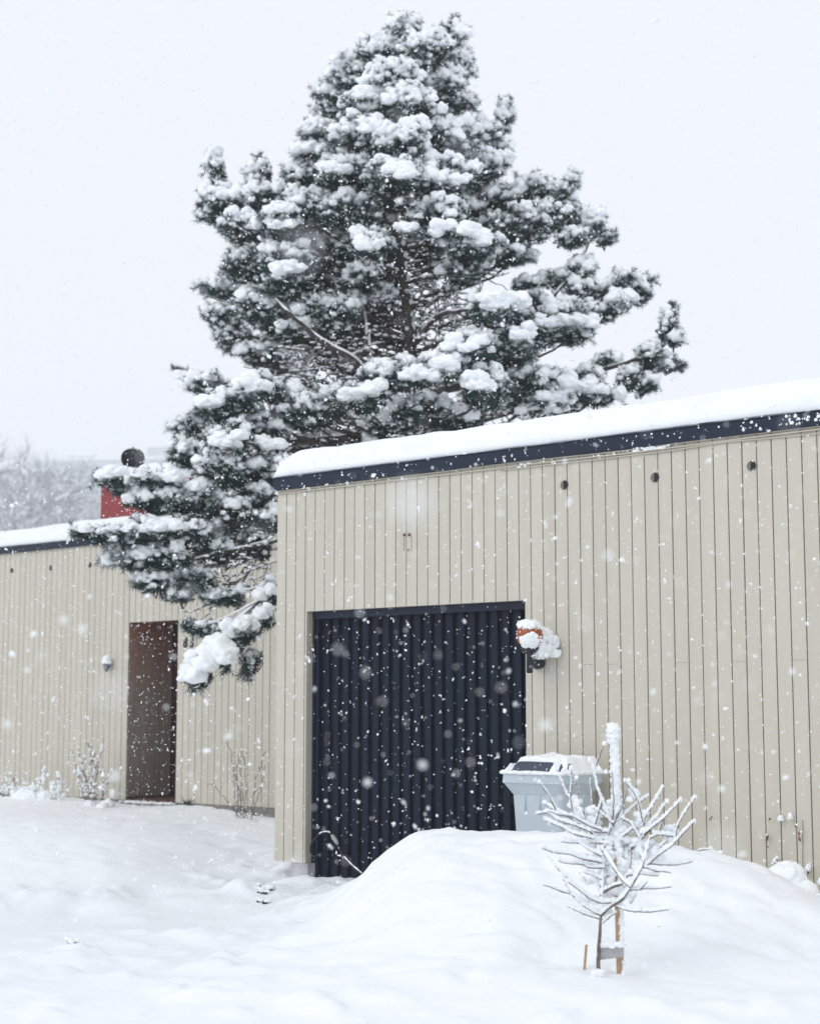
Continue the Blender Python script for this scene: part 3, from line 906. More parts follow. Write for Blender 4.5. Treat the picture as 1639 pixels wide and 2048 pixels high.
# ------------------------------------------------------------------ pine
TY = 17.3
def tp(px, py, dz=0.0): return unp(px, py, TY + dz)
PINE = thing("pine_tree", (tp(835, 1400)[0], TY, .1), 0, label="tall snow-laden pine rising behind the garage and reaching over the left house", cat="tree")
trunk_px = np.array([(845, 1480), (838, 1200), (832, 900), (824, 720), (812, 600), (800, 500), (788, 430), (775, 380), (785, 300), (805, 200), (822, 110), (812, 50)], float)
trunk = np.array([tp(x, y) for x, y in trunk_px])
def trunk_at(py):
    xs = np.interp(py, trunk_px[::-1, 1], trunk_px[::-1, 0]); return xs
tt = np.linspace(1480, 50, 60)
TR = np.array([tp(trunk_at(y), y) for y in tt])
rad = np.interp(tt, [50, 300, 500, 720, 900, 1480], [.008, .035, .052, .068, .10, .15])
b = MB(); b.tube(TR + rng.normal(0, .004, TR.shape), rad, 12)
def curve(pl, n=14):
    P_ = np.array([tp(*p) for p in pl]); t = np.linspace(0, len(P_) - 1, n)
    Q_ = np.stack([np.interp(t, np.arange(len(P_)), P_[:, i]) for i in range(3)], -1)
    for _ in range(2): Q_[1:-1] = (Q_[:-2] + 2 * Q_[1:-1] + Q_[2:]) / 4
    return Q_
LIMBS = [  # traced big limbs (px, py, depth) , start radius
    ([(830, 1000, .0), (790, 870, -.1), (745, 760, -.3), (734, 660, -.2), (722, 600, .1)], .07),
    ([(790, 860, -.2), (720, 725, -.5), (650, 690, -.6), (590, 640, -.7), (550, 600, -.7)], .065),
    ([(825, 760, 0), (880, 700, -.7), (950, 650, -1.0), (1010, 655, -1.2)], .055),
    ([(822, 700, 0), (870, 632, -.3), (940, 618, -.8), (1000, 620, -1.1)], .045),
    ([(810, 640, 0), (870, 640, .1), (950, 615, .2)], .03),
    ([(800, 530, 0), (850, 520, .2), (900, 545, .3)], .020),
    ([(1110, 590, .2), (1085, 560, .2), (1050, 570, .2)], .012), ([(818, 690, 0), (860, 600, .1), (905, 585, .1), (960, 590, 0)], .018), ([(806, 590, 0), (850, 575, .2), (890, 600, .3), (930, 640, .3)], .014),
    ([(806, 575, 0), (760, 568, .2), (700, 540, .2), (650, 545, .1), (600, 500, 0)], .026),
    ([(832, 900, 0), (900, 830, -.5), (960, 780, -.8), (1080, 800, -.6), (1150, 770, -.5)], .06),
    ([(832, 880, 0), (960, 800, -.2), (1100, 780, -.2), (1200, 740, -.2), (1280, 720, -.2), (1330, 690, -.2)], .055),
    ([(824, 780, 0), (930, 740, .1), (1050, 660, .1), (1150, 620, .1), (1240, 600, .1)], .05),
    ([(800, 560, 0), (880, 530, .1), (970, 480, .15), (1040, 430, .2), (1120, 395, .3)], .035),
    ([(1050, 660, .1), (1110, 590, .2), (1160, 520, .15), (1190, 460, .2)], .03),
    ([(780, 870, -.2), (650, 880, -.6), (560, 885, -1.0), (480, 940, -1.3), (400, 990, -1.5), (300, 985, -1.6)], .06),
    ([(800, 920, -.1), (650, 960, -.8), (520, 1030, -1.3), (400, 1070, -1.5), (260, 1085, -1.65), (160, 1065, -1.7)], .06),
    ([(810, 1000, -.1), (640, 1060, -.9), (540, 1085, -1.3), (420, 1110, -1.4), (320, 1140, -1.5)], .045),
    ([(820, 1100, -.1), (650, 1130, -1.0), (560, 1160, -1.4), (510, 1210, -1.6), (450, 1260, -1.8), (390, 1330, -1.95)], .04),
    ([(560, 1160, -1.4), (500, 1180, -1.4), (440, 1180, -1.35)], .02),
    ([(520, 1200, -1.6), (440, 1240, -1.75), (400, 1255, -1.8), (370, 1248, -1.8)], .008),
    ([(740, 790, -.3), (620, 800, -.9), (500, 790, -1.2), (430, 790, -1.2)], .04),
    ([(736, 700, -.3), (640, 740, .2), (540, 730, .3), (450, 700, .3)], .035),
    ([(700, 680, -.1), (620, 650, .3), (500, 620, .2), (410, 590, .2)], .025),
    ([(760, 500, -.1), (650, 480, .2), (520, 470, .1), (440, 420, .3), (430, 330, .5)], .035),
    ([(700, 470, .1), (600, 430, 0), (540, 400, .1), (520, 340, .4)], .025),
]
for pl, r0 in LIMBS:
    Q_ = curve(pl, 18); b.tube(Q_ + rng.normal(0, .006, Q_.shape), np.linspace(r0, r0 * .28, 18) * .78, 8)
limbmb = b
PADS = [
 (645,615,50,34,-.25),(695,610,36,34,-.2),(600,665,44,24,-.2),(725,545,36,34,-.3),(670,660,34,22,-.1),(560,575,44,30,-.4),(765,590,26,30,-.1),
 (295,1003,45,18,-1.6),(340,1000,40,20,-1.6),(255,975,30,16,-1.6),(1070,455,40,30,.1),(1015,470,40,28,.1),(930,420,40,34,.3),
 (1000,455,44,34,.2),(770,560,34,40,.6),(760,640,30,40,.8),(620,560,50,36,.2),(560,650,46,34,.3),(650,420,50,40,.3),(770,430,40,34,.6),
 (810,65,32,28,0),(905,68,32,30,.2),(755,100,36,35,-.2),(850,110,58,40,-.3),(920,130,32,40,.3),(700,150,42,38,0),(790,160,60,40,-.5),(880,180,58,45,0),(662,205,34,40,.3),(730,215,55,45,-.4),(820,230,60,45,-.6),(912,215,34,45,.4),(640,262,42,33,.2),(720,280,62,40,-.6),(800,300,58,40,-.8),(890,280,62,45,-.2),(968,270,38,35,.2),(1008,238,20,36,.5),(995,300,30,25,.3),
 (630,315,46,33,.2),(690,345,68,38,-.5),(790,365,68,38,-1.0),(880,360,68,38,-.7),(955,345,48,40,.1),(600,365,40,38,.3),(655,245,40,30,.5),
 (430,342,18,36,.5),(448,395,42,38,.2),(521,352,20,38,.4),(540,405,48,38,0),(428,425,30,26,.4),(480,462,48,33,-.2),(560,450,52,36,-.4),(612,415,58,40,-.4),(495,400,30,30,.3),
 (700,425,66,42,-.6),(640,500,68,40,0),(565,530,60,40,-.5),(485,535,48,42,.1),(432,580,42,20,.2),(440,632,42,28,.2),(520,610,60,40,-.1),(600,600,60,42,.4),(690,570,58,40,.5),(740,490,46,32,-1.0),(730,640,46,42,.7),(645,660,48,36,.6),(462,688,42,32,.3),(525,700,48,30,.2),(700,500,50,36,.5),(760,420,50,36,.5),(590,680,45,34,.5),(680,700,40,30,.7),(560,735,40,20,.4),
 (880,440,68,38,-.9),(950,480,56,42,-.8),(930,538,48,36,-.5),(860,500,46,28,.3),(1000,400,48,34,.3),(1060,390,46,30,.3),(1030,450,58,38,0),(1010,508,48,24,-.2),(1110,385,38,32,.4),(1142,368,16,26,.4),(1100,435,46,36,.2),(1145,425,22,28,.4),(840,430,40,36,.4),(890,400,50,30,.3),(975,420,40,40,.4),
 (1192,452,22,28,.2),(1215,478,16,9,.2),(1150,485,33,22,.1),(1120,555,42,20,.3),(1160,530,32,26,.2),(1055,572,34,10,.2),(1180,588,56,24,.2),(1252,575,40,24,.1),(1288,590,12,26,.1),(1208,618,46,24,.1),(1140,628,58,32,-.1),(1095,668,50,24,0),(1065,608,38,22,.2),(1150,665,36,24,.1),
 (975,612,36,28,-1.2),(1030,640,40,44,-1.1),(940,690,52,40,-1.3),(1010,705,58,38,-1.0),(895,738,48,36,-1.4),(968,780,46,44,-1.4),(1050,760,46,32,-.9),(1110,765,46,26,-.8),(1160,782,52,24,-.6),(1075,808,66,20,-.6),(1205,792,36,18,-.3),(1218,716,22,9,-.2),(1262,748,30,26,-.2),(1305,706,28,36,-.2),(1336,652,18,38,-.2),(1345,738,26,9,-.2),(1290,775,26,16,-.2),(1352,685,18,9,-.2),(1175,745,22,18,-.3),
 (830,752,48,30,-1.4),(762,762,48,36,-1.3),(728,790,46,34,-1.2),(668,800,58,32,-1.0),(840,812,58,34,-.8),(910,838,58,22,-.6),(780,850,58,26,-.5),(605,832,58,36,-1.0),(522,770,48,28,-1.2),(478,792,36,28,-1.3),(412,768,46,22,-.6),(372,752,14,16,-.5),(570,785,46,24,-.8),(430,820,42,28,-1.2),(388,858,46,32,-1.0),(460,880,48,38,-1.4),(532,868,48,42,-1.0),(372,908,38,30,-1.2),(440,938,48,42,-1.5),(508,960,46,44,-1.2),(620,886,58,20,-.5),(700,880,66,16,-.3),
 (222,952,30,14,-1.6),(275,962,52,20,-1.6),(335,978,48,24,-1.5),(262,985,36,14,-1.6),(325,1018,40,14,-1.5),(395,1000,48,38,-1.5),(460,1030,52,38,-1.4),(522,1010,30,46,-1.2),(170,1066,30,11,-1.7),(232,1078,52,24,-1.7),(305,1060,56,26,-1.6),(262,1118,52,24,-1.6),(372,1070,52,33,-1.5),(332,1118,52,28,-1.5),(302,1165,40,22,-1.5),(385,1160,46,26,-1.4),(430,1105,42,28,-1.3),(500,1090,40,34,-1.2),(445,1195,46,16,-1.3),(350,1192,26,12,-1.4),
 (522,1236,22,22,-1.6),(472,1268,42,26,-1.8),(428,1312,34,24,-1.9),(388,1354,22,18,-2.0),(374,1250,8,7,-1.8),(404,1256,16,4,-1.8),(500,1322,12,26,-1.7),(536,1190,14,36,-1.5),(545,1040,12,30,-1.3),
]
extra = []
for (cx, cy, rx, ry, dz) in PADS:        # the far side of the crown
    if cy < 830 and 480 < cx < 1120 and rx > 40 and dz < .35 and not (800 < cx < 1010 and 500 < cy < 715):
        extra.append((cx + rng.uniform(-25, 25), cy + rng.uniform(-10, 18), rx * .85, ry * .85, abs(dz) * .7 + .7 + rng.uniform(0, .5)))
NV, NT_, snow_c, snow_r, big_c, big_r = [], [], [], [], [], []
PXM = TY / FPX
GAPS = [(1010, 590, 60, 28), (905, 590, 60, 22), (690, 715, 34, 18), (640, 745, 34, 12), (880, 665, 46, 18), (1120, 705, 70, 16), (1090, 520, 40, 22), (855, 545, 28, 16)]
tips, tdirs, tlen = [], [], []
tr_rng = np.random.default_rng(21)
for pi, (cx, cy, rx, ry, dz) in enumerate(PADS + extra):
    back = pi >= len(PADS)
    if cy < 900: cy = cy + tr_rng.uniform(-9, 9)
    c0 = tp(cx, cy, dz)
    ax, az = rx * PXM, ry * PXM
    ay = min(max((ax + az) * .5, .12), .38)
    low = cy > 940
    n = int((16 + 165 * ax * az / .07) * (0.5 if back else 1.0))
    n = max(n, 7)
    d = tr_rng.normal(size=(n, 3)); d /= np.linalg.norm(d, axis=1)[:, None]
    rr = tr_rng.uniform(.25, 1, n) ** .55
    off = d * rr[:, None] * np.array([ax, ay, az]) * 1.0
    p = c0 + off
    # attach direction: from the trunk out through the pad
    tx = tp(trunk_at(min(cy + 60, 1450)), min(cy + 60, 1450))
    outv = c0 - tx; outv[2] *= .5; outv /= np.linalg.norm(outv) + 1e-6
    dirs = off / np.array([ax, ay, az]) * .75 + outv * .55 + np.array([0, 0, .42 if not low else .0]) + tr_rng.normal(0, .28, (n, 3))
    dirs /= np.linalg.norm(dirs, axis=1)[:, None]
    base = p - dirs * .12
    keep = np.ones(n, bool)
    tips.append(base[keep]); tdirs.append(dirs[keep])
    # twigs from the pad core to the tufts
    core = c0 - outv * ax * .4 - np.array([0, 0, az * .35])
    for j in range(0, n, 3):
        mid_ = (core + base[j]) / 2 - np.array([0, 0, tr_rng.uniform(.0, .08)])
        limbmb.tube(np.array([core, mid_, base[j]]), [.011, .008, .005], 4)
    # limb to the core
    if (rx > 28 or dz < -1) and not (cx > 1060 and cy < 640):
        ty_ = min(cy + 40 + .28 * abs(cx - trunk_at(cy)), 1300)
        a0 = tp(trunk_at(ty_), ty_)
        if cy < 930:
            m1 = a0 * .6 + core * .4 + np.array([0, 0, -.05]); m2 = a0 * .25 + core * .75 - np.array([0, 0, .12])
            dist = np.linalg.norm(core - a0)
            r0_ = .012 + .012 * dist
            Q_ = np.array([a0, m1, m2, core]); t = np.linspace(0, 3, 9)
            Q_ = np.stack([np.interp(t, range(4), Q_[:, i]) for i in range(3)], -1); Q_[1:-1] = (Q_[:-2] + 2 * Q_[1:-1] + Q_[2:]) / 4
            Q_[1:-1] += tr_rng.normal(0, .015, Q_[1:-1].shape)
            limbmb.tube(Q_, np.linspace(r0_, .009, 9), 6)
            snow_c += list(Q_[2:] + np.array([0, 0, r0_ * .8])); snow_r += [(.035, .03, .018)] * 7
    # snow lumps on the tufts
    zn = off[:, 2] / az
    for j in range(n):
        pr = (.85 if zn[j] > .1 else .42) * (1.1 if cy < 340 else .85)
        if back: pr *= .8
        if low and zn[j] < -.2: pr *= .45
        if tr_rng.random() < pr:
            k_ = tr_rng.uniform(.024, .050) * (1.15 if zn[j] > .2 else .75) * (1.15 if cy < 340 else 1)
            snow_c.append(base[j] + dirs[j] * .085 + np.array([0, 0, .022])); snow_r.append((k_ * 1.1, k_ * 1.1, k_ * .9))
    # snow balls sitting on the outer tufts
    nball = 0 if (rx < 25 and cy > 1150) else int(rx * ry / (170 if cy < 420 else 400) * (.5 if back else 1)) + 1
    for j in range(nball):
        a = tr_rng.uniform(-1.9, 1.9); e = tr_rng.uniform(-.35, 1.25)
        dd = np.array([math.sin(a) * math.cos(e), -math.cos(a) * math.cos(e), math.sin(e)])
        q0 = c0 + dd * np.array([ax, ay, az]) * tr_rng.uniform(.8, 1.08)
        k_ = (.024 + .055 * tr_rng.random() ** 1.6) * (1.12 if cy < 420 else 1.0)
        big_c.append(q0 + np.array([0, 0, .02])); big_r.append((k_ * tr_rng.uniform(.9, 1.25), k_, k_ * tr_rng.uniform(.75, 1.05)))
        dn = dd + np.array([0, 0, .1]) + tr_rng.normal(0, .25, 3); dn /= np.linalg.norm(dn)
        tips.append((q0 - dn * .065)[None]); tdirs.append(dn[None])
        dn = dd + np.array([0, 0, -.6]) + tr_rng.normal(0, .3, 3); dn /= np.linalg.norm(dn)
        tips.append((q0 - dn * .06 - np.array([0, 0, .03]))[None]); tdirs.append(dn[None])
    # heavy caps on the upper side
    nb = 0 if (rx < 25 and cy > 1150) else max(1, int(ax * 2 / (.12 if cy < 340 else .2)))
    for j in range(nb):
        a = tr_rng.uniform(-1, 1); bb = tr_rng.uniform(-1, .6)
        hz_ = math.sqrt(max(0, 1 - a * a * .9)) * tr_rng.uniform(.45, .95)
        k_ = tr_rng.uniform(.05, .085)
        big_c.append(c0 + np.array([a * ax * .88, bb * ay * .8, hz_ * az * .92 - .01])); big_r.append((k_ * tr_rng.uniform(.95, 1.25), k_ * 1.05, k_ * .88))
# the heavy snow clods on the lowest bough
for px, py, rp, dz in ((415, 1300, 20, -2.0), (385, 1315, 18, -1.95), (445, 1290, 22, -2.0), (468, 1262, 20, -1.9), (495, 1245, 20, -1.85), (520, 1228, 16, -1.75), (412, 1325, 24, -2.15), (450, 1310, 25, -2.15), (375, 1340, 15, -2.05), (390, 1352, 20, -2.1), (368, 1355, 12, -2.1), (430, 1288, 22, -1.95), (482, 1250, 16, -2.0), (535, 1215, 12, -1.7), (520, 1190, 16, -1.6), (540, 1180, 14, -1.6), (545, 1020, 16, -1.3), (548, 1036, 14, -1.2)):
    p = tp(px, py, dz); k_ = rp * (TY + dz) / FPX
    big_c.append(p); big_r.append((k_ * 1.1, k_, k_ * .9))
# traced large white clumps
for px, py, rx, ry, dz in ((800, 340, 32, 18, -1.35), (905, 358, 34, 14, -1.05), (560, 416, 32, 13, -.75), (560, 448, 34, 11, -.8), (575, 535, 34, 20, -.9), (740, 485, 28, 17, -1.35), (815, 455, 26, 12, -1.2), (900, 455, 40, 18, -1.3), (950, 475, 34, 20, -1.2), (665, 335, 36, 16, -.9), (1030, 600, 26, 24, -1.5), (985, 600, 24, 30, -1.6), (1045, 660, 20, 26, -1.5), (925, 685, 44, 22, -1.7), (890, 725, 30, 20, -1.75), (945, 760, 20, 26, -1.8), (1100, 640, 30, 14, -.5), (1160, 640, 34, 16, -.3), (1160, 770, 52, 20, -1.0), (1110, 790, 40, 16, -1.0), (740, 775, 34, 24, -1.65), (700, 790, 24, 16, -1.5), (840, 745, 36, 18, -1.75), (420, 805, 20, 16, -1.5), (510, 770, 30, 16, -1.5), (460, 880, 34, 20, -1.8), (540, 885, 26, 16, -1.4), (290, 950, 70, 13, -1.75), (215, 950, 22, 12, -1.7), (240, 1056, 90, 12, -1.85), (330, 1050, 30, 14, -1.8), (235, 945, 30, 12, -1.7), (1245, 590, 26, 16, -.1), (1090, 815, 60, 12, -.9), (770, 280, 16, 14, -.9), (725, 185, 16, 13, -.75), (745, 250, 26, 18, -.9), (835, 245, 22, 18, -.9), (690, 265, 22, 15, -.7), (1000, 315, 22, 14, 0), (930, 255, 20, 14, -.2)):
    for j in range(12):
        p = tp(px + tr_rng.uniform(-.85, .85) * rx, py + tr_rng.uniform(-.5, .6) * ry, dz + tr_rng.uniform(-.05, .12))
        k_ = min(ry, 15) * TY / FPX * tr_rng.uniform(.55, .95)
        big_c.append(p); big_r.append((k_ * 1.25, k_ * 1.1, k_ * .8))
    for j in range(6):      # needles below it
        p = tp(px + tr_rng.uniform(-.9, .9) * rx, py + ry * .9, dz + .05)
        dd = np.array([tr_rng.uniform(-1, 1), -.5, -.35]); dd /= np.linalg.norm(dd)
        tips.append(p[None]); tdirs.append(dd[None])
for px, py, dz in ((372, 1246, -1.8), (388, 1262, -1.8), (405, 1266, -1.8), (500, 1312, -1.7), (503, 1328, -1.7), (488, 1340, -1.75), (498, 1346, -1.75), (385, 1372, -2.0), (405, 1368, -2.0), (420, 1355, -2.0), (480, 1300, -1.85), (455, 1335, -2.0), (1362, 740, -.2), (1355, 665, -.2), (1342, 608, -.2), (1225, 470, .2), (1145, 350, .4), (1010, 208, .5), (430, 312, .5), (520, 322, .4), (905, 44, .2), (1300, 562, .1), (362, 740, -.5), (400, 410, .4)):
    p = tp(px, py, dz)
    for j in range(4):
        dd = np.array([.3 if px > 700 else -.3, -.1, .25 if py < 1200 else -.45]) + tr_rng.normal(0, .4, 3); dd /= np.linalg.norm(dd)
        tips.append((p - dd * .05)[None]); tdirs.append(dd[None])
tips = np.concatenate(tips); tdirs = np.concatenate(tdirs)
# needles
NN = 66
n = len(tips)
L = tr_rng.uniform(.10, .17, n)
u = tr_rng.uniform(0, 1, (n, NN))
rd = tr_rng.normal(size=(n, NN, 3)); rd -= (rd * tdirs[:, None]).sum(-1, keepdims=True) * tdirs[:, None]
rd /= np.linalg.norm(rd, axis=-1, keepdims=True)
nd = rd * .85 + tdirs[:, None] * tr_rng.uniform(.35, .9, (n, NN, 1)); nd /= np.linalg.norm(nd, axis=-1, keepdims=True)
nl = tr_rng.uniform(.045, .075, (n, NN, 1))
st = tips[:, None] + tdirs[:, None] * (u * L[:, None])[..., None]
side = np.cross(nd, tr_rng.normal(size=(n, NN, 3))); side /= np.linalg.norm(side, axis=-1, keepdims=True)
wd = .0026
tri = np.stack([st - side * wd, st + side * wd, st + nd * nl], 2)
b = MB(); b.add(tri.reshape(-1, 3), tris=np.arange(n * NN * 3).reshape(-1, 3))
# frost: the upward needles of each tuft carry a ridge of snow
NF = 14
uf = tr_rng.uniform(0, 1, (n, NF)); rf = tr_rng.normal(size=(n, NF, 3)); rf[..., 2] = np.abs(rf[..., 2]) * .9 + .25
rf /= np.linalg.norm(rf, axis=-1, keepdims=True)
df = rf * .6 + tdirs[:, None] * .8; df /= np.linalg.norm(df, axis=-1, keepdims=True)
sf = tips[:, None] + tdirs[:, None] * (uf * L[:, None])[..., None] + df * .012 + np.array([0, 0, .006])
fside = np.cross(df, tr_rng.normal(size=(n, NF, 3))); fside /= np.linalg.norm(fside, axis=-1, keepdims=True)
fw = tr_rng.uniform(.004, .009, (n, NF, 1)) * (tr_rng.random((n, 1, 1)) < .5)
fl_ = tr_rng.uniform(.025, .055, (n, NF, 1))
ftri = np.stack([sf - fside * fw * .7, sf + fside * fw, sf + df * fl_ + fside * fw * .3], 2)
b.build("needles", M['needle'], PINE, smooth=False)
# bare crooked twigs inside the lower crown
for i in range(420):
    zone = tr_rng.choice([0, 1, 2, 3], p=[.34, .26, .12, .28])
    if zone == 0: px, py, dz = tr_rng.uniform(820, 960), tr_rng.uniform(520, 720), tr_rng.uniform(-.2, .4)
    elif zone == 1: px, py, dz = tr_rng.uniform(600, 1120), tr_rng.uniform(790, 880), tr_rng.uniform(-.6, .4)
    elif zone == 2: px, py, dz = tr_rng.uniform(400, 550), tr_rng.uniform(1050, 1190), tr_rng.uniform(-1.4, -1.1)
    else: px, py, dz = tr_rng.uniform(560, 760), tr_rng.uniform(640, 780), tr_rng.uniform(-.3, .4)
    p = tp(px, py, dz); v_ = tr_rng.normal(0, 1, 3) * np.array([1, .5, .6]); v_ /= np.linalg.norm(v_)
    Q_ = [p]
    for k in range(6):
        v_ = v_ + tr_rng.normal(0, .35, 3); v_ /= np.linalg.norm(v_); p = p + v_ * .09; Q_.append(p)
    Q_ = np.array(Q_); limbmb.tube(Q_, np.linspace(.009, .004, 7), 4)
    if tr_rng.random() < .75:
        k_ = .012
        snow_c += list(Q_[1:-1] + np.array([0, 0, .010])); snow_r += [(.03, .03, .011)] * 5
limbmb.build("trunk", M['bark'], PINE)
# snow lying along the traced limbs
b = MB()
for pl, r0 in LIMBS:
    Q_ = curve(pl, 26); rr = np.linspace(r0, r0 * .28, 26)
    nz_ = np.array([.55 + .9 * vnoise(np.array([i * .5]), np.array([r0 * 99]), 4)[0] for i in range(26)]).clip(.1)
    b.tube(Q_ + np.stack([0 * rr, 0 * rr, rr * .75], -1), rr * .6 * nz_ + .010, 7, ell=(1, .8))
snow_c = np.array(snow_c); snow_r = np.array(snow_r)
b.add(ftri.reshape(-1, 3), tris=np.arange(n * NF * 3).reshape(-1, 3))
b.blobs(snow_c, snow_r, 1, .24, flat=.5, rng=tr_rng)
b.blobs(big_c, big_r, 2, .30, flat=.5, rng=tr_rng, soft=.12)
# rime along the trunk's left side
b.blobs(TR[8:50] + np.array([.04, -.02, 0]), [(.03, .03, .06)] * 42, 1, .3, rng=tr_rng)
b.build("snow", M['snow'], PINE)
print("tufts", n, "snow", len(snow_c), len(big_c))

# ------------------------------------------------------------------ sapling with its stakes
SZ = 7.85
def sp(cx, cy, dz=0.0): return unp(950 + cx / 2.379, 1400 + cy / 2.379, SZ + dz)
sb = sp(583, 1262)
SAP = thing("sapling", (sb[0], SZ, sb[2] - .05), 0, label="small bare sapling with snow-coated branches in front of the bin, tied to a wooden stake", cat="tree")
sr = np.random.default_rng(4)
STEMS = [
 ([(580,1420),(586,1190),(590,1130),(597,1025)], 12, 0, 0),
 ([(597,1025),(603,935),(601,860),(610,790),(606,740),(598,700),(575,655),(545,625)], 10, 0, .05),
 ([(597,1025),(640,985),(700,950),(735,893),(762,850),(795,790),(815,710),(830,655)], 8, 0, -.10),
 ([(606,915),(655,890),(700,878)], 7, 0, -.05),
 ([(612,705),(630,640),(655,580),(690,500)], 6, .04, .0),
 ([(592,700),(650,790),(700,865),(737,893)], 4, .03, -.12),
 ([(735,720),(790,660),(850,600),(890,570)], 5, .02, .1),
 ([(800,780),(775,700),(790,655)], 6, .0, .05),
]
TWIGS = [
 [(597,1028),(520,985),(460,930),(430,880),(415,845)], [(680,962),(600,968),(550,950),(480,895),(440,865)], [(592,1042),(520,1020),(440,985)],
 [(600,855),(560,835),(515,822)], [(608,800),(540,800),(510,780),(440,780),(395,765)], [(600,775),(500,755),(450,735),(380,728),(315,707)],
 [(480,893),(430,840),(380,790),(340,740)], [(455,925),(420,915),(380,900),(325,880)], [(600,742),(540,715),(500,685)], [(630,685),(550,680),(480,682),(410,675)],
 [(545,627),(480,600),(400,575),(340,535),(295,545)], [(630,630),(560,628),(520,602),(450,560),(370,520),(330,495)], [(600,620),(540,600),(460,555),(390,545),(345,530)],
 [(560,660),(470,640),(420,610),(370,590),(330,572)], [(385,530),(375,505),(345,450),(305,395)], [(530,585),(490,520),(440,460),(400,360),(370,290)],
 [(525,570),(500,495),(480,410),(448,305)], [(470,560),(450,470),(458,400),(455,330)], [(645,580),(600,545),(560,515)], [(652,592),(658,470),(650,340)],
 [(645,585),(605,480),(580,420),(560,310),(545,285)], [(575,310),(600,240),(612,205)], [(570,590),(590,520),(600,480)],
 [(655,588),(700,560),(760,500),(820,460)], [(795,580),(775,480),(740,420),(710,390)], [(785,640),(800,625),(860,560),(910,485)],
 [(800,640),(850,600),(900,560),(975,480)], [(800,600),(805,560),(850,490),(890,420)], [(880,700),(900,680),(920,640),(945,600)],
 [(800,800),(830,775),(870,740),(930,700),(970,655),(1040,580)], [(835,770),(900,710),(945,690),(962,600),(1000,530),(1045,465)],
 [(800,785),(830,780),(890,785),(960,785),(1030,770)], [(795,795),(860,815),(930,822)], [(715,870),(720,835),(790,832),(870,838)], [(735,905),(780,905),(820,865)],
 [(735,905),(825,898),(880,897),(930,890)], [(660,980),(705,998),(750,1008),(830,1010),(920,998)], [(603,1065),(640,1030),(665,1015)], [(735,970),(745,960),(765,930)],
 [(740,720),(745,690),(735,830)], [(740,895),(700,925),(680,962)], [(700,650),(750,610),(780,650),(800,620)], [(690,560),(740,590),(780,655)], [(655,600),(700,500),(720,430)],
 [(830,660),(870,640),(890,570)], [(560,520),(555,450),(548,380)], [(940,650),(850,640),(835,600)],
]
stem, snow = MB(), MB()
SC_, SR_ = [], []
def sway(pl, seed, n=None):
    q_ = np.random.default_rng(seed)
    P_ = [sp(x, y, 0) for x, y in pl]
    return np.array(P_), q_
def smooth_poly(P_, n):
    d = np.concatenate([[0], np.cumsum(np.linalg.norm(np.diff(P_, axis=0), axis=1))])
    t = np.linspace(0, d[-1], n)
    Q_ = np.stack([np.interp(t, d, P_[:, i]) for i in range(3)], -1)
    Q_[1:-1] = (Q_[:-2] + 2 * Q_[1:-1] + Q_[2:]) / 4
    return Q_, d[-1]
PXS = SZ / FPX / 2.379
for pl, wpx, z0, z1 in STEMS:
    P_ = np.array([sp(x, y, lerp(z0, z1, i / (len(pl) - 1))) for i, (x, y) in enumerate(pl)])
    Q_, Ln = smooth_poly(P_, max(6, int(len(pl) * 4)))
    stem.tube(Q_ + sr.normal(0, .0008, Q_.shape), np.linspace(wpx * PXS, wpx * PXS * .55, len(Q_)), 8)
    if pl[0][1] < 1100:
        m = len(Q_); rr = np.linspace(.009, .007, m) * (1 + .6 * sr.uniform(-1, 1, m)).clip(.25)
        snow.tube(Q_ + np.stack([0 * rr, 0 * rr - .003, rr * .9 + .007], -1), rr, 7)
for ti, pl in enumerate(TWIGS):
    spread = sr.uniform(-.28, .22)
    P_ = []
    L0 = 0
    tot = sum(math.dist(pl[i], pl[i + 1]) for i in range(len(pl) - 1))
    a = 0
    for i, (x, y) in enumerate(pl):
        if i: a += math.dist(pl[i], pl[i - 1])
        P_.append(sp(x, y, spread * a / 300.0))
    Q_, Ln = smooth_poly(np.array(P_), max(8, int(tot / 12)))
    m = len(Q_)
    stem.tube(Q_ + sr.normal(0, .001, Q_.shape), np.linspace(.0034, .0018, m), 5)
    heavy = sr.uniform(.8, 1.15)
    if ti in (31, 32, 33, 35, 7, 6): heavy *= .75
    if ti in (19, 21, 16, 43): heavy *= .35
    # lumpy ridge of snow lying on the twig, broken here and there
    Qs, _ = smooth_poly(np.array(P_), max(10, int(tot / 6)))
    tz = np.gradient(Qs, axis=0); horiz = np.hypot(tz[:, 0], tz[:, 1]) / (np.linalg.norm(tz, axis=1) + 1e-9)
    for k in range(len(Qs)):
        if sr.random() < .06: continue
        h_ = (.0030 + .0053 * horiz[k]) * heavy * sr.uniform(.8, 1.2)
        SC_.append(Qs[k] + np.array([sr.normal(0, .001) - (1 - horiz[k]) * .003, .004 * (1 - horiz[k]), h_ * .9 + .0026])); SR_.append((h_ * 1.25, h_ * .95, h_))
        if sr.random() < .3 * horiz[k]:
            SC_.append(Qs[k] + np.array([sr.normal(0, .002), 0, h_ * 2.0])); SR_.append((h_ * .8, h_ * .8, h_ * .7))
stem.build("trunk", M['bark2'], SAP)
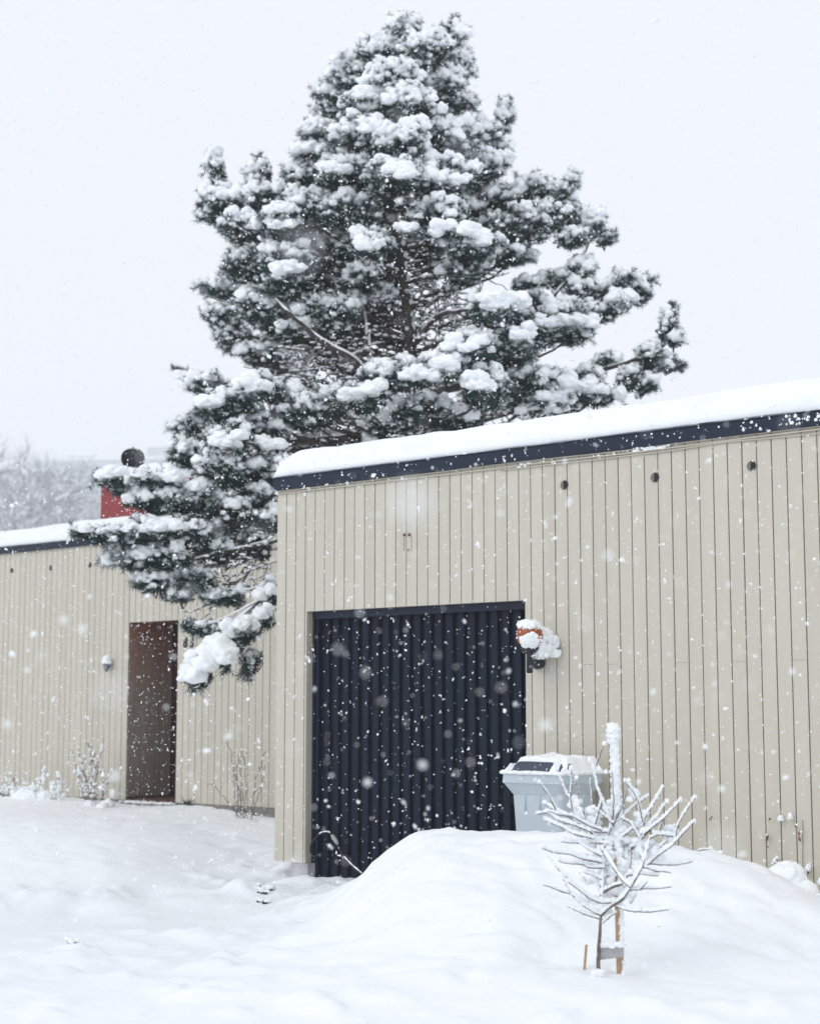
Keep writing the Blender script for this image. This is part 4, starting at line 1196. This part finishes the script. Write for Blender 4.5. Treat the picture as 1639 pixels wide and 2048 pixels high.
for (x, y, rx, ry, n_) in ((660,640,40,40,22),(720,690,60,30,26),(640,760,45,40,22),(690,740,50,40,20),(640,830,40,45,20),(650,900,45,25,14),(610,640,40,30,14),(560,560,40,25,12),(700,920,35,20,8),(540,950,50,15,8),(770,720,40,30,12),(840,700,40,25,12),(650,520,25,40,14),(560,670,60,25,14),(500,620,60,15,10),(540,760,50,25,12),(790,560,25,30,10),(745,450,14,30,8),(470,500,16,50,12),(930,630,16,24,8),(860,740,40,18,10),(560,860,60,14,8),(700,810,40,25,10),(600,1005,40,14,6),(520,540,30,18,8),(720,600,40,20,10)):
    for j in range(n_):
        k_ = sr.uniform(.012, .024)
        SC_.append(sp(x + sr.uniform(-1, 1) * rx, y + sr.uniform(-1, 1) * ry, sr.uniform(.03, .14))); SR_.append((k_ * 1.2, k_, k_ * .9))
for (x, y) in ((545, 290), (620, 345), (455, 325), (480, 372), (305, 392), (612, 210), (730, 385), (912, 485), (975, 480), (1045, 465), (1040, 580), (588, 330)):
    SC_.append(sp(x, y - 4, 0)); SR_.append((.010, .010, .011))
snow.blobs(SC_, SR_, 1, .30, flat=.8, rng=sr)
snow.blobs([sp(583 + sr.uniform(-22, 22), 1298 + sr.uniform(-6, 14), -.03) for k in range(14)], [(.018, .02, .012)] * 14, 1, .3, rng=sr)
snow.build("snow", M['snow'], SAP)
b = MB()
p = sp(440, 310, 0)
b.add([p + (-.003, 0, -.022), p + (.003, .002, -.020), p + (.006, 0, 0), p + (.022, .002, .006), p + (.0, .001, .006)], tris=[(0, 1, 2), (0, 2, 4), (4, 2, 3)])
lf_rng = random.Random(5)
b.build("leaf", M['leaf'], SAP)

# wooden stake
def swp(cx, cy, dz): return sp(cx, cy, dz)
def post(mb, bot, top, wx, wy):
    c8 = []
    for p_, in ((bot,), (top,)):
        for dx, dy in ((-1, -1), (1, -1), (1, 1), (-1, 1)): c8.append(p_ + np.array([dx * wx / 2 * .96 + dy * wx * .05, dy * wy / 2, 0]))
    mb.hexa(c8)
st0, st1 = sp(693, 1440, .07), sp(656, 140, .07)
STK = thing("wooden_stake", st0, 0, label="tall pale wooden stake beside the sapling, its top plastered with snow", cat="stake")
b = MB(); post(b, st0, st1, .036, .036); b.build("post", M['wood'], STK, smooth=False)
b = MB(); C_, R2 = [], []
for y in np.arange(135, 700, 4.0):
    x = 656 + (y - 140) / 1300 * 37
    big = 1.0 + (.55 if y < 200 else 0) + (.6 * math.exp(-((y - 530) / 60) ** 2))
    k_ = .0165 * big * sr.uniform(.85, 1.12)
    C_.append(sp(x + 4 + sr.normal(0, 2.5) - (6 if y < 200 else 0), y, .045)); R2.append((k_ * 1.05, k_, .013))
    if sr.random() < .7:
        C_.append(sp(x + sr.choice([-12, 17]) * big + sr.normal(0, 2), y, .055)); R2.append((.009, .010, .008))
for y in np.arange(700, 1160, 3.2):
    x = 656 + (y - 140) / 1300 * 37
    k_ = sr.uniform(.006, .011)
    C_.append(sp(x + 13 + sr.normal(0, 4), y, .045)); R2.append((k_, k_, k_))
for y in np.arange(1240, 1370, 6.0):
    x = 656 + (y - 140) / 1300 * 37
    k_ = sr.uniform(.004, .007) * (1.8 if y > 1290 else 1)
    C_.append(sp(x + 16 + sr.normal(0, 2), y, .05)); R2.append((k_, k_, k_ * 1.4))
for i in range(16):
    C_.append(sp(652 + sr.uniform(-14, 18), 125 + sr.uniform(-8, 40), .05)); k_ = sr.uniform(.011, .017); R2.append((k_, k_, k_))
b.blobs(C_, R2, 1, .4, flat=.8, rng=sr); b.build("snow", M['snow'], STK)
# board linking sapling and stake
b = MB()
A = [sp(576, 1240, .012), sp(707, 1222, .012), sp(707, 1222, .022), sp(576, 1240, .022), sp(582, 1172, .012), sp(706, 1160, .012), sp(706, 1160, .022), sp(582, 1172, .022)]
b.hexa(np.array(A)); TB = b.build("tie_board", M['strap'], None, smooth=False)
tag(TB, label="short grey board tying the sapling's trunk to the tall stake", cat="board")
b = MB(); C_, R2 = [], []
for i in range(46):
    x = sr.uniform(585, 705); y = 1168 - 6 * math.cos((x - 645) / 60 * 1.5) + 22 * (1 - ((x - 645) / 62) ** 2) * .5 - 10
    k_ = sr.uniform(.008, .014); C_.append(sp(x, y + sr.uniform(-8, 14), .010)); R2.append((k_ * 1.2, k_, k_ * .8))
b.blobs(C_, R2, 1, .3, rng=sr); b.build("snow", M['snow'], TB)
# short stub stake
b = MB(); post(b, sp(517, 1300, .15), sp(528, 1165, .15), .013, .013)
tag(b.build("short_stake", M['wood'], None, smooth=False), label="short thin wooden stub poking out of the snow left of the sapling", cat="stake")

# ------------------------------------------------------------------ small plants
def shrub(name, label, cat, base, stems, seed, thick=.004, snowy=1.0, snow_r=(.012, .022)):
    """stems: list of pixel polylines with a facade-plane depth"""
    q_ = np.random.default_rng(seed)
    T_ = thing(name, base, 0, label=label, cat=cat)
    a, s_ = MB(), MB(); C_, R_ = [], []
    for pts in stems:
        Q_, Ln = smooth_poly(np.array(pts), max(6, int(len(pts) * 5)))
        Q_[1:] += q_.normal(0, .006, Q_[1:].shape)
        a.tube(Q_, np.linspace(thick, thick * .6, len(Q_)), 5)
        for k in range(2, len(Q_)):
            if q_.random() < .35:      # side twig
                v_ = Q_[k] - Q_[k - 1]; v_ /= np.linalg.norm(v_); v_ = v_ + q_.normal(0, .5, 3); v_ /= np.linalg.norm(v_)
                l_ = q_.uniform(.04, .11); e_ = Q_[k] + v_ * l_
                a.tube([Q_[k], (Q_[k] + e_) / 2 + (0, 0, .005), e_], [thick * .7, thick * .6, thick * .5], 4)
                if q_.random() < snowy: C_.append(e_); k_ = q_.uniform(*snow_r) * .8; R_.append((k_, k_, k_ * .9))
            if q_.random() < .5 * snowy:
                k_ = q_.uniform(*snow_r) * .75; C_.append(Q_[k] + (0, -.004, k_ * .6)); R_.append((k_, k_, k_ * 1.1))
    a.build("stems", M['twig'], T_)
    s_.blobs(C_, R_, 1, .35, flat=.6, rng=q_); s_.build("snow", M['snow'], T_)
    return T_
def wl_(c): return lambda px, py, d=0: F(wp(px, py, c - d)[0], c - d, wp(px, py, c - d)[1])
W2 = wl_(C2)
q2 = np.random.default_rng(3)
def fan(pts_list, jitter=.12): return [[W2(x, y, .35 + d) for x, y, d in pl] for pl in pts_list]
shrub("snowy_shrub", "snow-dusted leafless shrub standing left of the brown entrance", "shrub", W2(182, 1605, .35), fan([
    [(180,1600,0),(182,1570,0),(184,1540,.02),(181,1505,.05),(178,1486,.05)], [(178,1600,0),(172,1560,.1),(165,1530,.12),(158,1510,.15)], [(174,1600,0),(165,1560,-.1),(152,1535,-.12),(148,1510,-.12)],
    [(186,1600,0),(192,1560,0),(198,1525,-.1),(206,1492,-.1)], [(190,1600,0),(200,1575,.1),(212,1560,.1),(226,1542,.15)], [(205,1598,0),(208,1575,0),(218,1560,.05)],
    [(176,1600,0),(176,1560,0),(186,1530,0),(190,1500,0)], [(170,1600,0),(162,1580,.1),(156,1550,.1)], [(186,1602,.1),(184,1560,.1),(192,1535,.1),(196,1515,.1)]]), 5, .006, .8, (.014, .026))
shrub("bare_bush", "sparse upright bush of thin bare stems left of the garage corner", "shrub", W2(488, 1650, .3), fan([
    [(486,1648,0),(480,1600,0),(470,1550,0),(460,1500,0),(450,1478,0)], [(484,1648,0),(476,1610,.1),(474,1560,.1),(478,1510,.1)], [(500,1648,0),(510,1610,0),(524,1570,0),(530,1530,0)],
    [(486,1646,0),(492,1590,-.1),(490,1540,-.1),(484,1500,-.1)], [(480,1640,0),(462,1610,.1),(440,1585,.1),(425,1565,.1)], [(502,1646,0),(505,1600,.1),(514,1550,.1),(532,1500,.1)],
    [(488,1646,0),(482,1590,.05),(468,1540,.05)], [(498,1648,.0),(490,1620,0),(484,1570,0),(478,1530,.1)], [(474,1642,0),(472,1600,0),(466,1560,0)]]), 8, .0045, .35, (.009, .018))
shrub("dead_perennial", "snow-tufted dead stems against the beige boards at the far left edge", "plant", W2(25, 1600, .4), fan([
    [(10,1600,0),(14,1575,0),(20,1560,0)], [(24,1602,0),(28,1570,0),(27,1552,0)], [(0,1600,0),(4,1580,0),(-6,1560,0)], [(18,1600,.1),(8,1580,.1),(2,1570,.1)], [(30,1600,.1),(24,1580,.1),(14,1574,.1)], [(20,1600,.1),(22,1588,.1),(24,1576,.1)]]), 11, .004, 1.0, (.014, .03))
shrub("dry_flower_stems", "low snow-tufted dry stems between the left edge and the snowy shrub", "plant", W2(92, 1600, .4), fan([
    [(66,1600,0),(64,1580,0),(67,1566,0)], [(76,1600,0),(70,1585,0),(64,1572,0)], [(84,1600,0),(86,1570,0),(89,1545,0)], [(100,1602,0),(104,1580,0),(110,1568,0)], [(108,1602,0),(116,1582,0),(124,1570,0)], [(112,1602,.1),(118,1570,.1),(120,1545,.1)], [(115,1604,0),(124,1596,0),(134,1588,0)], [(44,1600,0),(44,1588,0),(46,1578,0)], [(96,1602,0),(102,1590,0),(104,1562,0)]]), 13, .004, 1.0, (.018, .036))
# soft humps of snow over low plants
def hump(label, items, seed, name="snow_clump", cat="snow clump"):
    q_ = np.random.default_rng(seed); b_ = MB(); C_, R_ = [], []
    for p_, r_ in items:
        C_.append(p_); R_.append((r_ * 1.1, r_, r_ * .95))
        for j in range(14):
            v_ = q_.normal(size=3); v_ /= np.linalg.norm(v_); v_[2] = abs(v_[2]) * .8
            C_.append(p_ + v_ * r_ * .8); k_ = r_ * q_.uniform(.22, .42); R_.append((k_, k_, k_))
    b_.blobs(C_, R_, 2, .16, flat=1.5, rng=q_)
    return tag(b_.build(name, M['snow'], None), label=label, cat=cat)
hump("rounded heap of snow over low plants at the house wall near the left edge", [(W2(50, 1590, .4), .10), (W2(62, 1596, .4), .10), (W2(90, 1594, .4), .08), (W2(38, 1598, .4), .09)], 3)
hump("rounded snow clump under the snowy shrub left of the entrance", [(W2(215, 1610, .4), .07), (W2(180, 1612, .45), .07), (W2(205, 1618, .5), .08)], 4)
W1 = wl_(C1)
hump("domed snow clump against the beige garage wall at the right edge", [(W1(1572, 1760, .30), .115), (W1(1550, 1778, .3), .10), (W1(1600, 1790, .30), .10), (W1(1560, 1800, .35), .12), (W1(1620, 1812, .3), .09)], 6)
# green tuft beside the step
b = MB(); q_ = np.random.default_rng(3); c0 = W2(370, 1618, .1)
for i in range(90):
    p_ = c0 + q_.normal(0, .03, 3); d_ = q_.normal(size=3); d_[2] = abs(d_[2]); d_ /= np.linalg.norm(d_); e_ = np.cross(d_, (0, 1, .2)); b.add([p_, p_ + d_ * .05 + e_ * .012, p_ + d_ * .09], tris=[(0, 1, 2)])
tag(b.build("evergreen_tuft", M['evergreen'], None), label="dark green tuft at the right end of the entrance step", cat="plant")
# climbing leaves on the garage wall
def leaf(mb, p_, l_, w_, ang, tilt=.3):
    t = np.linspace(0, 1, 6); hw = w_ * np.sin(np.pi * t) ** .8
    ca, sa = math.cos(ang), math.sin(ang)
    ctr = np.stack([ca * t * l_, t * 0 - .004 * np.sin(t * 3), sa * t * l_], -1)
    nx = np.array([-sa, tilt, ca])
    A_ = ctr + nx * hw[:, None]; B_ = ctr - nx * hw[:, None]
    Rm = np.array([[CT, ST, 0], [-ST, CT, 0], [0, 0, 1]])
    mb.grid(np.stack([(A_ @ Rm.T) + p_, (B_ @ Rm.T) + p_]))
CL = thing("climbing_plant", W1(1560, 1740, .05), 0, label="few withered brown leaves of a climber on the garage wall near the right edge", cat="plant")
b = MB(); s_ = MB(); st_ = MB(); C_, R_ = [], []
for px, py, l_, w_, ang in ((1417, 1640, .022, .006, .5), (1424, 1636, .018, .006, 2.4), (1536, 1641, .026, .007, .8), (1563, 1645, .03, .005, 2.5), (1590, 1655, .016, .008, 1.6), (1532, 1684, .05, .011, 1.3), (1537, 1696, .022, .004, 2.4), (1522, 1681, .016, .005, 1.4), (1600, 1684, .04, .009, 1.9), (1597, 1672, .03, .008, 1.5), (1550, 1722, .024, .008, .7), (1545, 1735, .02, .007, 1.2), (1613, 1748, .022, .008, .8), (1634, 1780, .02, .006, 1.4), (1411, 1707, .02, .006, .1)):
    leaf(b, W1(px, py, .03), l_, w_, ang)
for px, py, k_ in ((1560, 1638, .020), (1579, 1634, .021), (1592, 1650, .009), (1532, 1670, .008), (1522, 1677, .008), (1548, 1722, .014), (1553, 1716, .012), (1544, 1727, .010), (1614, 1738, .02), (1616, 1732, .015), (1452, 1637, .008), (1639, 1765, .02), (1527, 1721, .008), (1601, 1664, .007)):
    C_.append(W1(px, py, .03)); R_.append((k_, k_ * .8, k_ * 1.15))
st_.tube([W1(1545, 1760, .03), W1(1546, 1735, .03), W1(1552, 1715, .035)], .0022, 4)
st_.tube([W1(1612, 1765, .03), W1(1614, 1745, .03), W1(1616, 1735, .035)], .0022, 4)
st_.tube([W1(1604, 1760, .01), W1(1604, 1700, .008), W1(1604, 1640, .008)], .0016, 4)
b.build("leaves", M['leaf'], CL); s_.blobs(C_, R_, 2, .4, rng=q_); s_.build("snow", M['snow'], CL); st_.build("stems", M['twig'], CL)
# arching twig at the wall, right of the sapling
T_ = thing("arching_twig", W1(1440, 1725, .5), 0, label="thin arching twig with snow on it, poking from the pile right of the sapling", cat="twig")
P_ = np.array([W1(x, y, .55) for x, y in ((1382, 1714), (1392, 1704), (1404, 1700), (1418, 1700), (1430, 1706), (1440, 1712), (1450, 1722))])
Q_, _ = smooth_poly(P_, 24); b = MB(); b.tube(Q_, .0028, 5); b.build("stem", M['twig'], T_)
b = MB(); b.blobs(Q_[6:] + (0, 0, .008), [(.010, .01, .007)] * 18, 1, .4, rng=q_); b.blobs([Q_[13] + (0, 0, .015), Q_[19] + (0, 0, .018)], [(.014, .014, .014), (.018, .018, .016)], 1, .3, rng=q_); b.build("snow", M['snow'], T_)

# dark clods showing through the snow on the drive
def clods(label, spots, seed, name="clod"):
    q_ = np.random.default_rng(seed); b_ = MB(); C_, R_ = [], []
    for px, py, rx, ry, n_ in spots:
        for j in range(n_):
            x, y = px + q_.uniform(-1, 1) * rx, py + q_.uniform(-1, 1) * ry
            d = ray(x, y); k_ = None
            Yt = CAMH * d[1] / -d[2]
            for _ in range(30): Yt = .6 * Yt + .4 * (CAMH - gh(d[0] / d[1] * Yt, Yt)) * d[1] / -d[2]
            C_.append((d[0] / d[1] * Yt, Yt, gh(d[0] / d[1] * Yt, Yt) + .004)); r_ = q_.uniform(.007, .014); R_.append((r_ * 1.2, r_, r_ * .7))
    b_.blobs(C_, R_, 1, .5, rng=q_)
    o = b_.build(name, M['stone'], None); tag(o, label=label, cat="clod")
    q3 = MB(); C2_ = [np.array(c_) + (q_.uniform(-.02, .02), .01, .014) for c_ in C_]; q3.blobs(C2_, [(.022, .02, .013)] * len(C2_), 1, .4, rng=q_); q3.build("snow", M['snow'], o)
clods("dark clod half covered with snow on the drive left of the garage corner", [(528, 1784, 12, 5, 10), (541, 1779, 4, 3, 5), (533, 1806, 20, 2, 4)], 2)
clods("small dark speck of soil in the snow low at the left", [(143, 1888, 8, 2, 5)], 5)

# ------------------------------------------------------------------ far background: trees and an apartment block
def far_tree(seed, h):
    q_ = np.random.default_rng(seed)
    st_, tr_, sn = MB(), [], []
    def grow(p, v, l, r, lev):
        e = p + v * l
        mid_ = (p + e) / 2 + q_.normal(0, .04, 3) * l
        st_.tube([p, mid_, e], [r, r * .85, r * .65], 5 if lev < 2 else 3)
        if lev == 4:
            for k in range(22):
                d = v + q_.normal(0, .75, 3); d[2] += .2; d /= np.linalg.norm(d)
                a = p + v * l * q_.uniform(.1, 1); ll = q_.uniform(.5, 1.1); sd_ = np.cross(d, q_.normal(size=3)); sd_ /= np.linalg.norm(sd_) + 1e-6
                tr_.append((a - sd_ * .018, a + sd_ * .018, a + d * ll))
                if k % 2 == 0:
                    a = a + (0, 0, .06); sn.append((a - sd_ * .04, a + sd_ * .04, a + d * ll * .9))
            return
        for k in range(4 if lev < 3 else 3):
            d = v * .75 + q_.normal(0, .5, 3); d[2] += .15; d /= np.linalg.norm(d)
            grow(p + v * l * q_.uniform(.55, 1), d, l * q_.uniform(.6, .85), r * .6, lev + 1)
    grow(np.array([0, 0, 0.]), np.array([0, 0, 1.]), h * .3, h * .02, 0)
    t_ = np.array(tr_).reshape(-1, 3); st_.add(t_, tris=np.arange(len(t_)).reshape(-1, 3))
    s_ = np.array(sn).reshape(-1, 3)
    sm = MB(); sm.add(s_, tris=np.arange(len(s_)).reshape(-1, 3))
    return st_, sm
protos = []
FT = [(-25, 880, 165), (10, 872, 160), (40, 905, 170), (75, 930, 180), (110, 950, 190), (150, 955, 185), (190, 960, 195), (235, 950, 200), (-5, 940, 140), (55, 985, 140), (100, 1000, 150), (150, 990, 150), (25, 1000, 135), (185, 1005, 150), (290, 910, 230), (262, 890, 240), (320, 925, 210), (130, 975, 170), (80, 960, 160)]
FLAB = ["tall bare tree at the left edge, its crown cut by the frame", "highest bare frosted tree of the far grove, just inside the left edge", "frosted tree stepping down right of the highest one in the far grove",
 "pale bare tree whose top meets the far block's left end", "frosted bare tree below the far block's roof line, fifth from the left", "bare tree under the flat rooftop box of the far block", "bare tree just left of the red chimney, reaching high",
 "faded tree hidden mostly by the red chimney and its snow", "nearer frosted tree low at the left edge", "low frosted tree behind the snowy roof, second of the near row", "low frosted tree behind the middle of the snowy roof", "low frosted tree left of the pine's lowest long arm",
 "low frosted tree between the left edge and its near neighbour", "low frosted tree directly left of the red chimney's foot", "very faint tree peeping right of the black chimney cowl", "very faint tree top rising behind the black chimney cowl", "faint tree between the chimney and the pine",
 "mid-height frosted tree in the middle of the far grove", "mid-height frosted tree left of the grove's middle"]
for i, (px, py, Yd) in enumerate(FT):
    Yd *= 2.1; py -= 26 if px < 60 else 6
    p = unp(px, py, Yd); hgt = p[2] + 2.0
    if len(protos) < 3:
        T_ = thing("bare_tree", (p[0], Yd, -2.0), 0)
        a, s_ = far_tree(50 + i, 1.0 * 12)
        o1_ = bpy.data.objects
        T_.location = (0, 0, 0)
        A_ = a.build("trunk", M['farbark'], T_); S_o = s_.build("snow", M['snow'], T_)
        zmax = max(v.co.z for v in A_.data.vertices)
        protos.append((T_, A_, S_o, zmax))
    else:
        T0, A0, S0, zmax = protos[i % 3]
        T_ = T0.copy(); COL.objects.link(T_)
        for ch in (A0, S0):
            c_ = ch.copy(); COL.objects.link(c_); c_.parent = T_
    T_.location = (p[0], Yd, -2.0)
    k_ = hgt / protos[i % 3][3]
    T_.scale = (k_ * .95, k_ * .95, k_); T_.rotation_euler = (0, 0, i * 1.7)
    tag(T_, label=FLAB[i], cat="tree", group="bare trees far behind the left house")

# apartment block
AY = 640.0
p0_, p1_ = unp(60, 922, AY), unp(470, 903, AY + 8)
AB = thing("apartment_block", (p0_[0], AY, -2), 0, label="long pale apartment block, almost lost in the snowfall above the left roof", cat="building")
def abox(mb, x0, x1, y0, y1, z0, z1):
    mb.hexa(np.array([(x0, y0, z0), (x1, y0, z0), (x1, y1, z0), (x0, y1, z0), (x0, y0, z1), (x1, y0, z1), (x1, y1, z1), (x0, y1, z1)]))
ztop = p0_[2]; x0_, x1_ = p0_[0], p1_[0] + 4
b = MB(); b.hexa(np.array([(x0_, AY, -2), (x1_, AY - 9, -2), (x1_, AY + 10, -2), (x0_, AY + 14, -2), (x0_, AY, ztop), (x1_, AY - 9, ztop), (x1_, AY + 10, ztop), (x0_, AY + 14, ztop)]))
b.build("wall", M['farwall'], AB, smooth=False)
b = MB(); b.hexa(np.array([(x0_ - .3, AY - .4, ztop + .004), (x1_, AY - 9.4, ztop + .004), (x1_, AY + 10, ztop + .004), (x0_ - .3, AY + 14, ztop + .004), (x0_ - .3, AY - .4, ztop + 1.0), (x1_, AY - 9.4, ztop + 1.0), (x1_, AY + 10, ztop + 1.0), (x0_ - .3, AY + 14, ztop + 1.0)]))
b.build("roof_snow", M['snow'], AB, smooth=False)
for px0, px1, pyt in ((132, 182, 910), (292, 352, 892)):
    a_, c_ = unp(px0, pyt, AY), unp(px1, pyt, AY)
    b = MB(); abox(b, a_[0], c_[0], AY + 3, AY + 9, ztop + 1.004, a_[2]); o = b.build("rooftop_box", M['farwall'], AB, smooth=False)
    b = MB(); abox(b, a_[0] - .4, c_[0] + 1.2, AY + 2.6, AY + 9.3, a_[2] + .004, a_[2] + .7); b.build("snow", M['snow'], o, smooth=False)
for fl_ in range(3):
    for k in range(11):
        u0 = (k + .25) / 11; x = lerp(x0_, x1_, u0); y = AY - 9 * u0
        z = ztop - 5.0 - fl_ * 6.0
        b = MB(); abox(b, x, x + 3.6, y - .10, y + .4, z, z + 2.4); b.build("window", M['glass'], AB, smooth=False)

# ------------------------------------------------------------------ falling snow
fr = np.random.default_rng(99)
DENS = 19.0
Ys = np.concatenate([fr.uniform(.7, 21, 250000)])
# reject so that density per volume is even inside a wedge a little wider than the view
hw = Ys * .30 + .7; hh = Ys * .42 + .9
wgt = (hw * hh); keep = fr.random(len(Ys)) < wgt / wgt.max()
Ys, hw, hh = Ys[keep], hw[keep], hh[keep]
X_ = fr.uniform(-1, 1, len(Ys)) * hw
Z_ = CAMH + fr.uniform(-.25, 1, len(Ys)) * hh
ok = (X_ * ST + Ys * CT < C1 - .05) | ((X_ * CT - Ys * ST < sL - .05) & (X_ * ST + Ys * CT < C2 - .05)) | ((Z_ > zf + .3) & (Ys < 20))
ok &= Z_ > .02
ok &= fr.random(len(Ys)) < .85
X_, Ys, Z_ = X_[ok], Ys[ok], Z_[ok]
N_ = len(X_)
size = np.exp(fr.normal(math.log(.0027), .42, N_)).clip(.0014, .009)
size = np.where(Ys < 3.5, np.minimum(size, .0028), size)
b = MB()
rr = np.stack([size * fr.uniform(.7, 1.7, N_), size * fr.uniform(.5, 1.0, N_), size * fr.uniform(.7, 1.5, N_)], -1)
b.blobs(np.stack([X_, Ys, Z_], -1), rr, 0, .5, flat=2, rng=fr)
# second clump on the larger flakes so they are not round
big = np.where(size > .0038)[0]
b.blobs(np.stack([X_[big] + fr.normal(0, 1, len(big)) * size[big], Ys[big], Z_[big] + fr.normal(0, 1, len(big)) * size[big]], -1), rr[big] * .7, 0, .5, flat=2, rng=fr)
# a few near flakes, far out of focus
for px, py, Yd, r_ in ((820, 1008, .80, .0060), (1440, 1690, .95, .004), (222, 1380, .95, .0035), (1090, 1450, 2.4, .006), (590, 1735, 1.6, .004), (1215, 1110, 2.6, .0055), (735, 1565, 3.2, .006), (845, 1530, 2.9, .006), (128, 1240, 3.0, .006), (165, 1258, 3.0, .006), (780, 1195, 3.6, .005), (230, 1552, 2.5, .0055), (15, 1448, 3.0, .006)):
    b.blobs([unp(px, py, Yd)], [r_], 1, .3, flat=2, rng=fr)
tag(b.build("falling_snow", M['snow'], None, origin=(0, 0, 0)), kind="stuff", label="white snowflakes falling through the air in front of the buildings", cat="snowflakes")
print("flakes", N_)

# ------------------------------------------------------------------ air
hz = MB()
hz.box(-420, 420, -6, 720, -8.5, 110, frame=lambda a, b_, c_: np.stack(np.broadcast_arrays(a, b_, c_), -1))
hm = bpy.data.materials.new("haze_air"); hm.use_nodes = True
nt = hm.node_tree; nt.nodes.clear()
om = nt.nodes.new("ShaderNodeOutputMaterial"); pv = nt.nodes.new("ShaderNodeVolumePrincipled")
pv.inputs["Color"].default_value = (.95, .97, 1, 1); pv.inputs["Density"].default_value = .0012; pv.inputs["Anisotropy"].default_value = 0.0
nt.links.new(pv.outputs[0], om.inputs["Volume"])
HZ = hz.build("haze", hm, None, smooth=False)
tag(HZ, kind="stuff", label="thin even snowy haze filling the air", cat="haze")
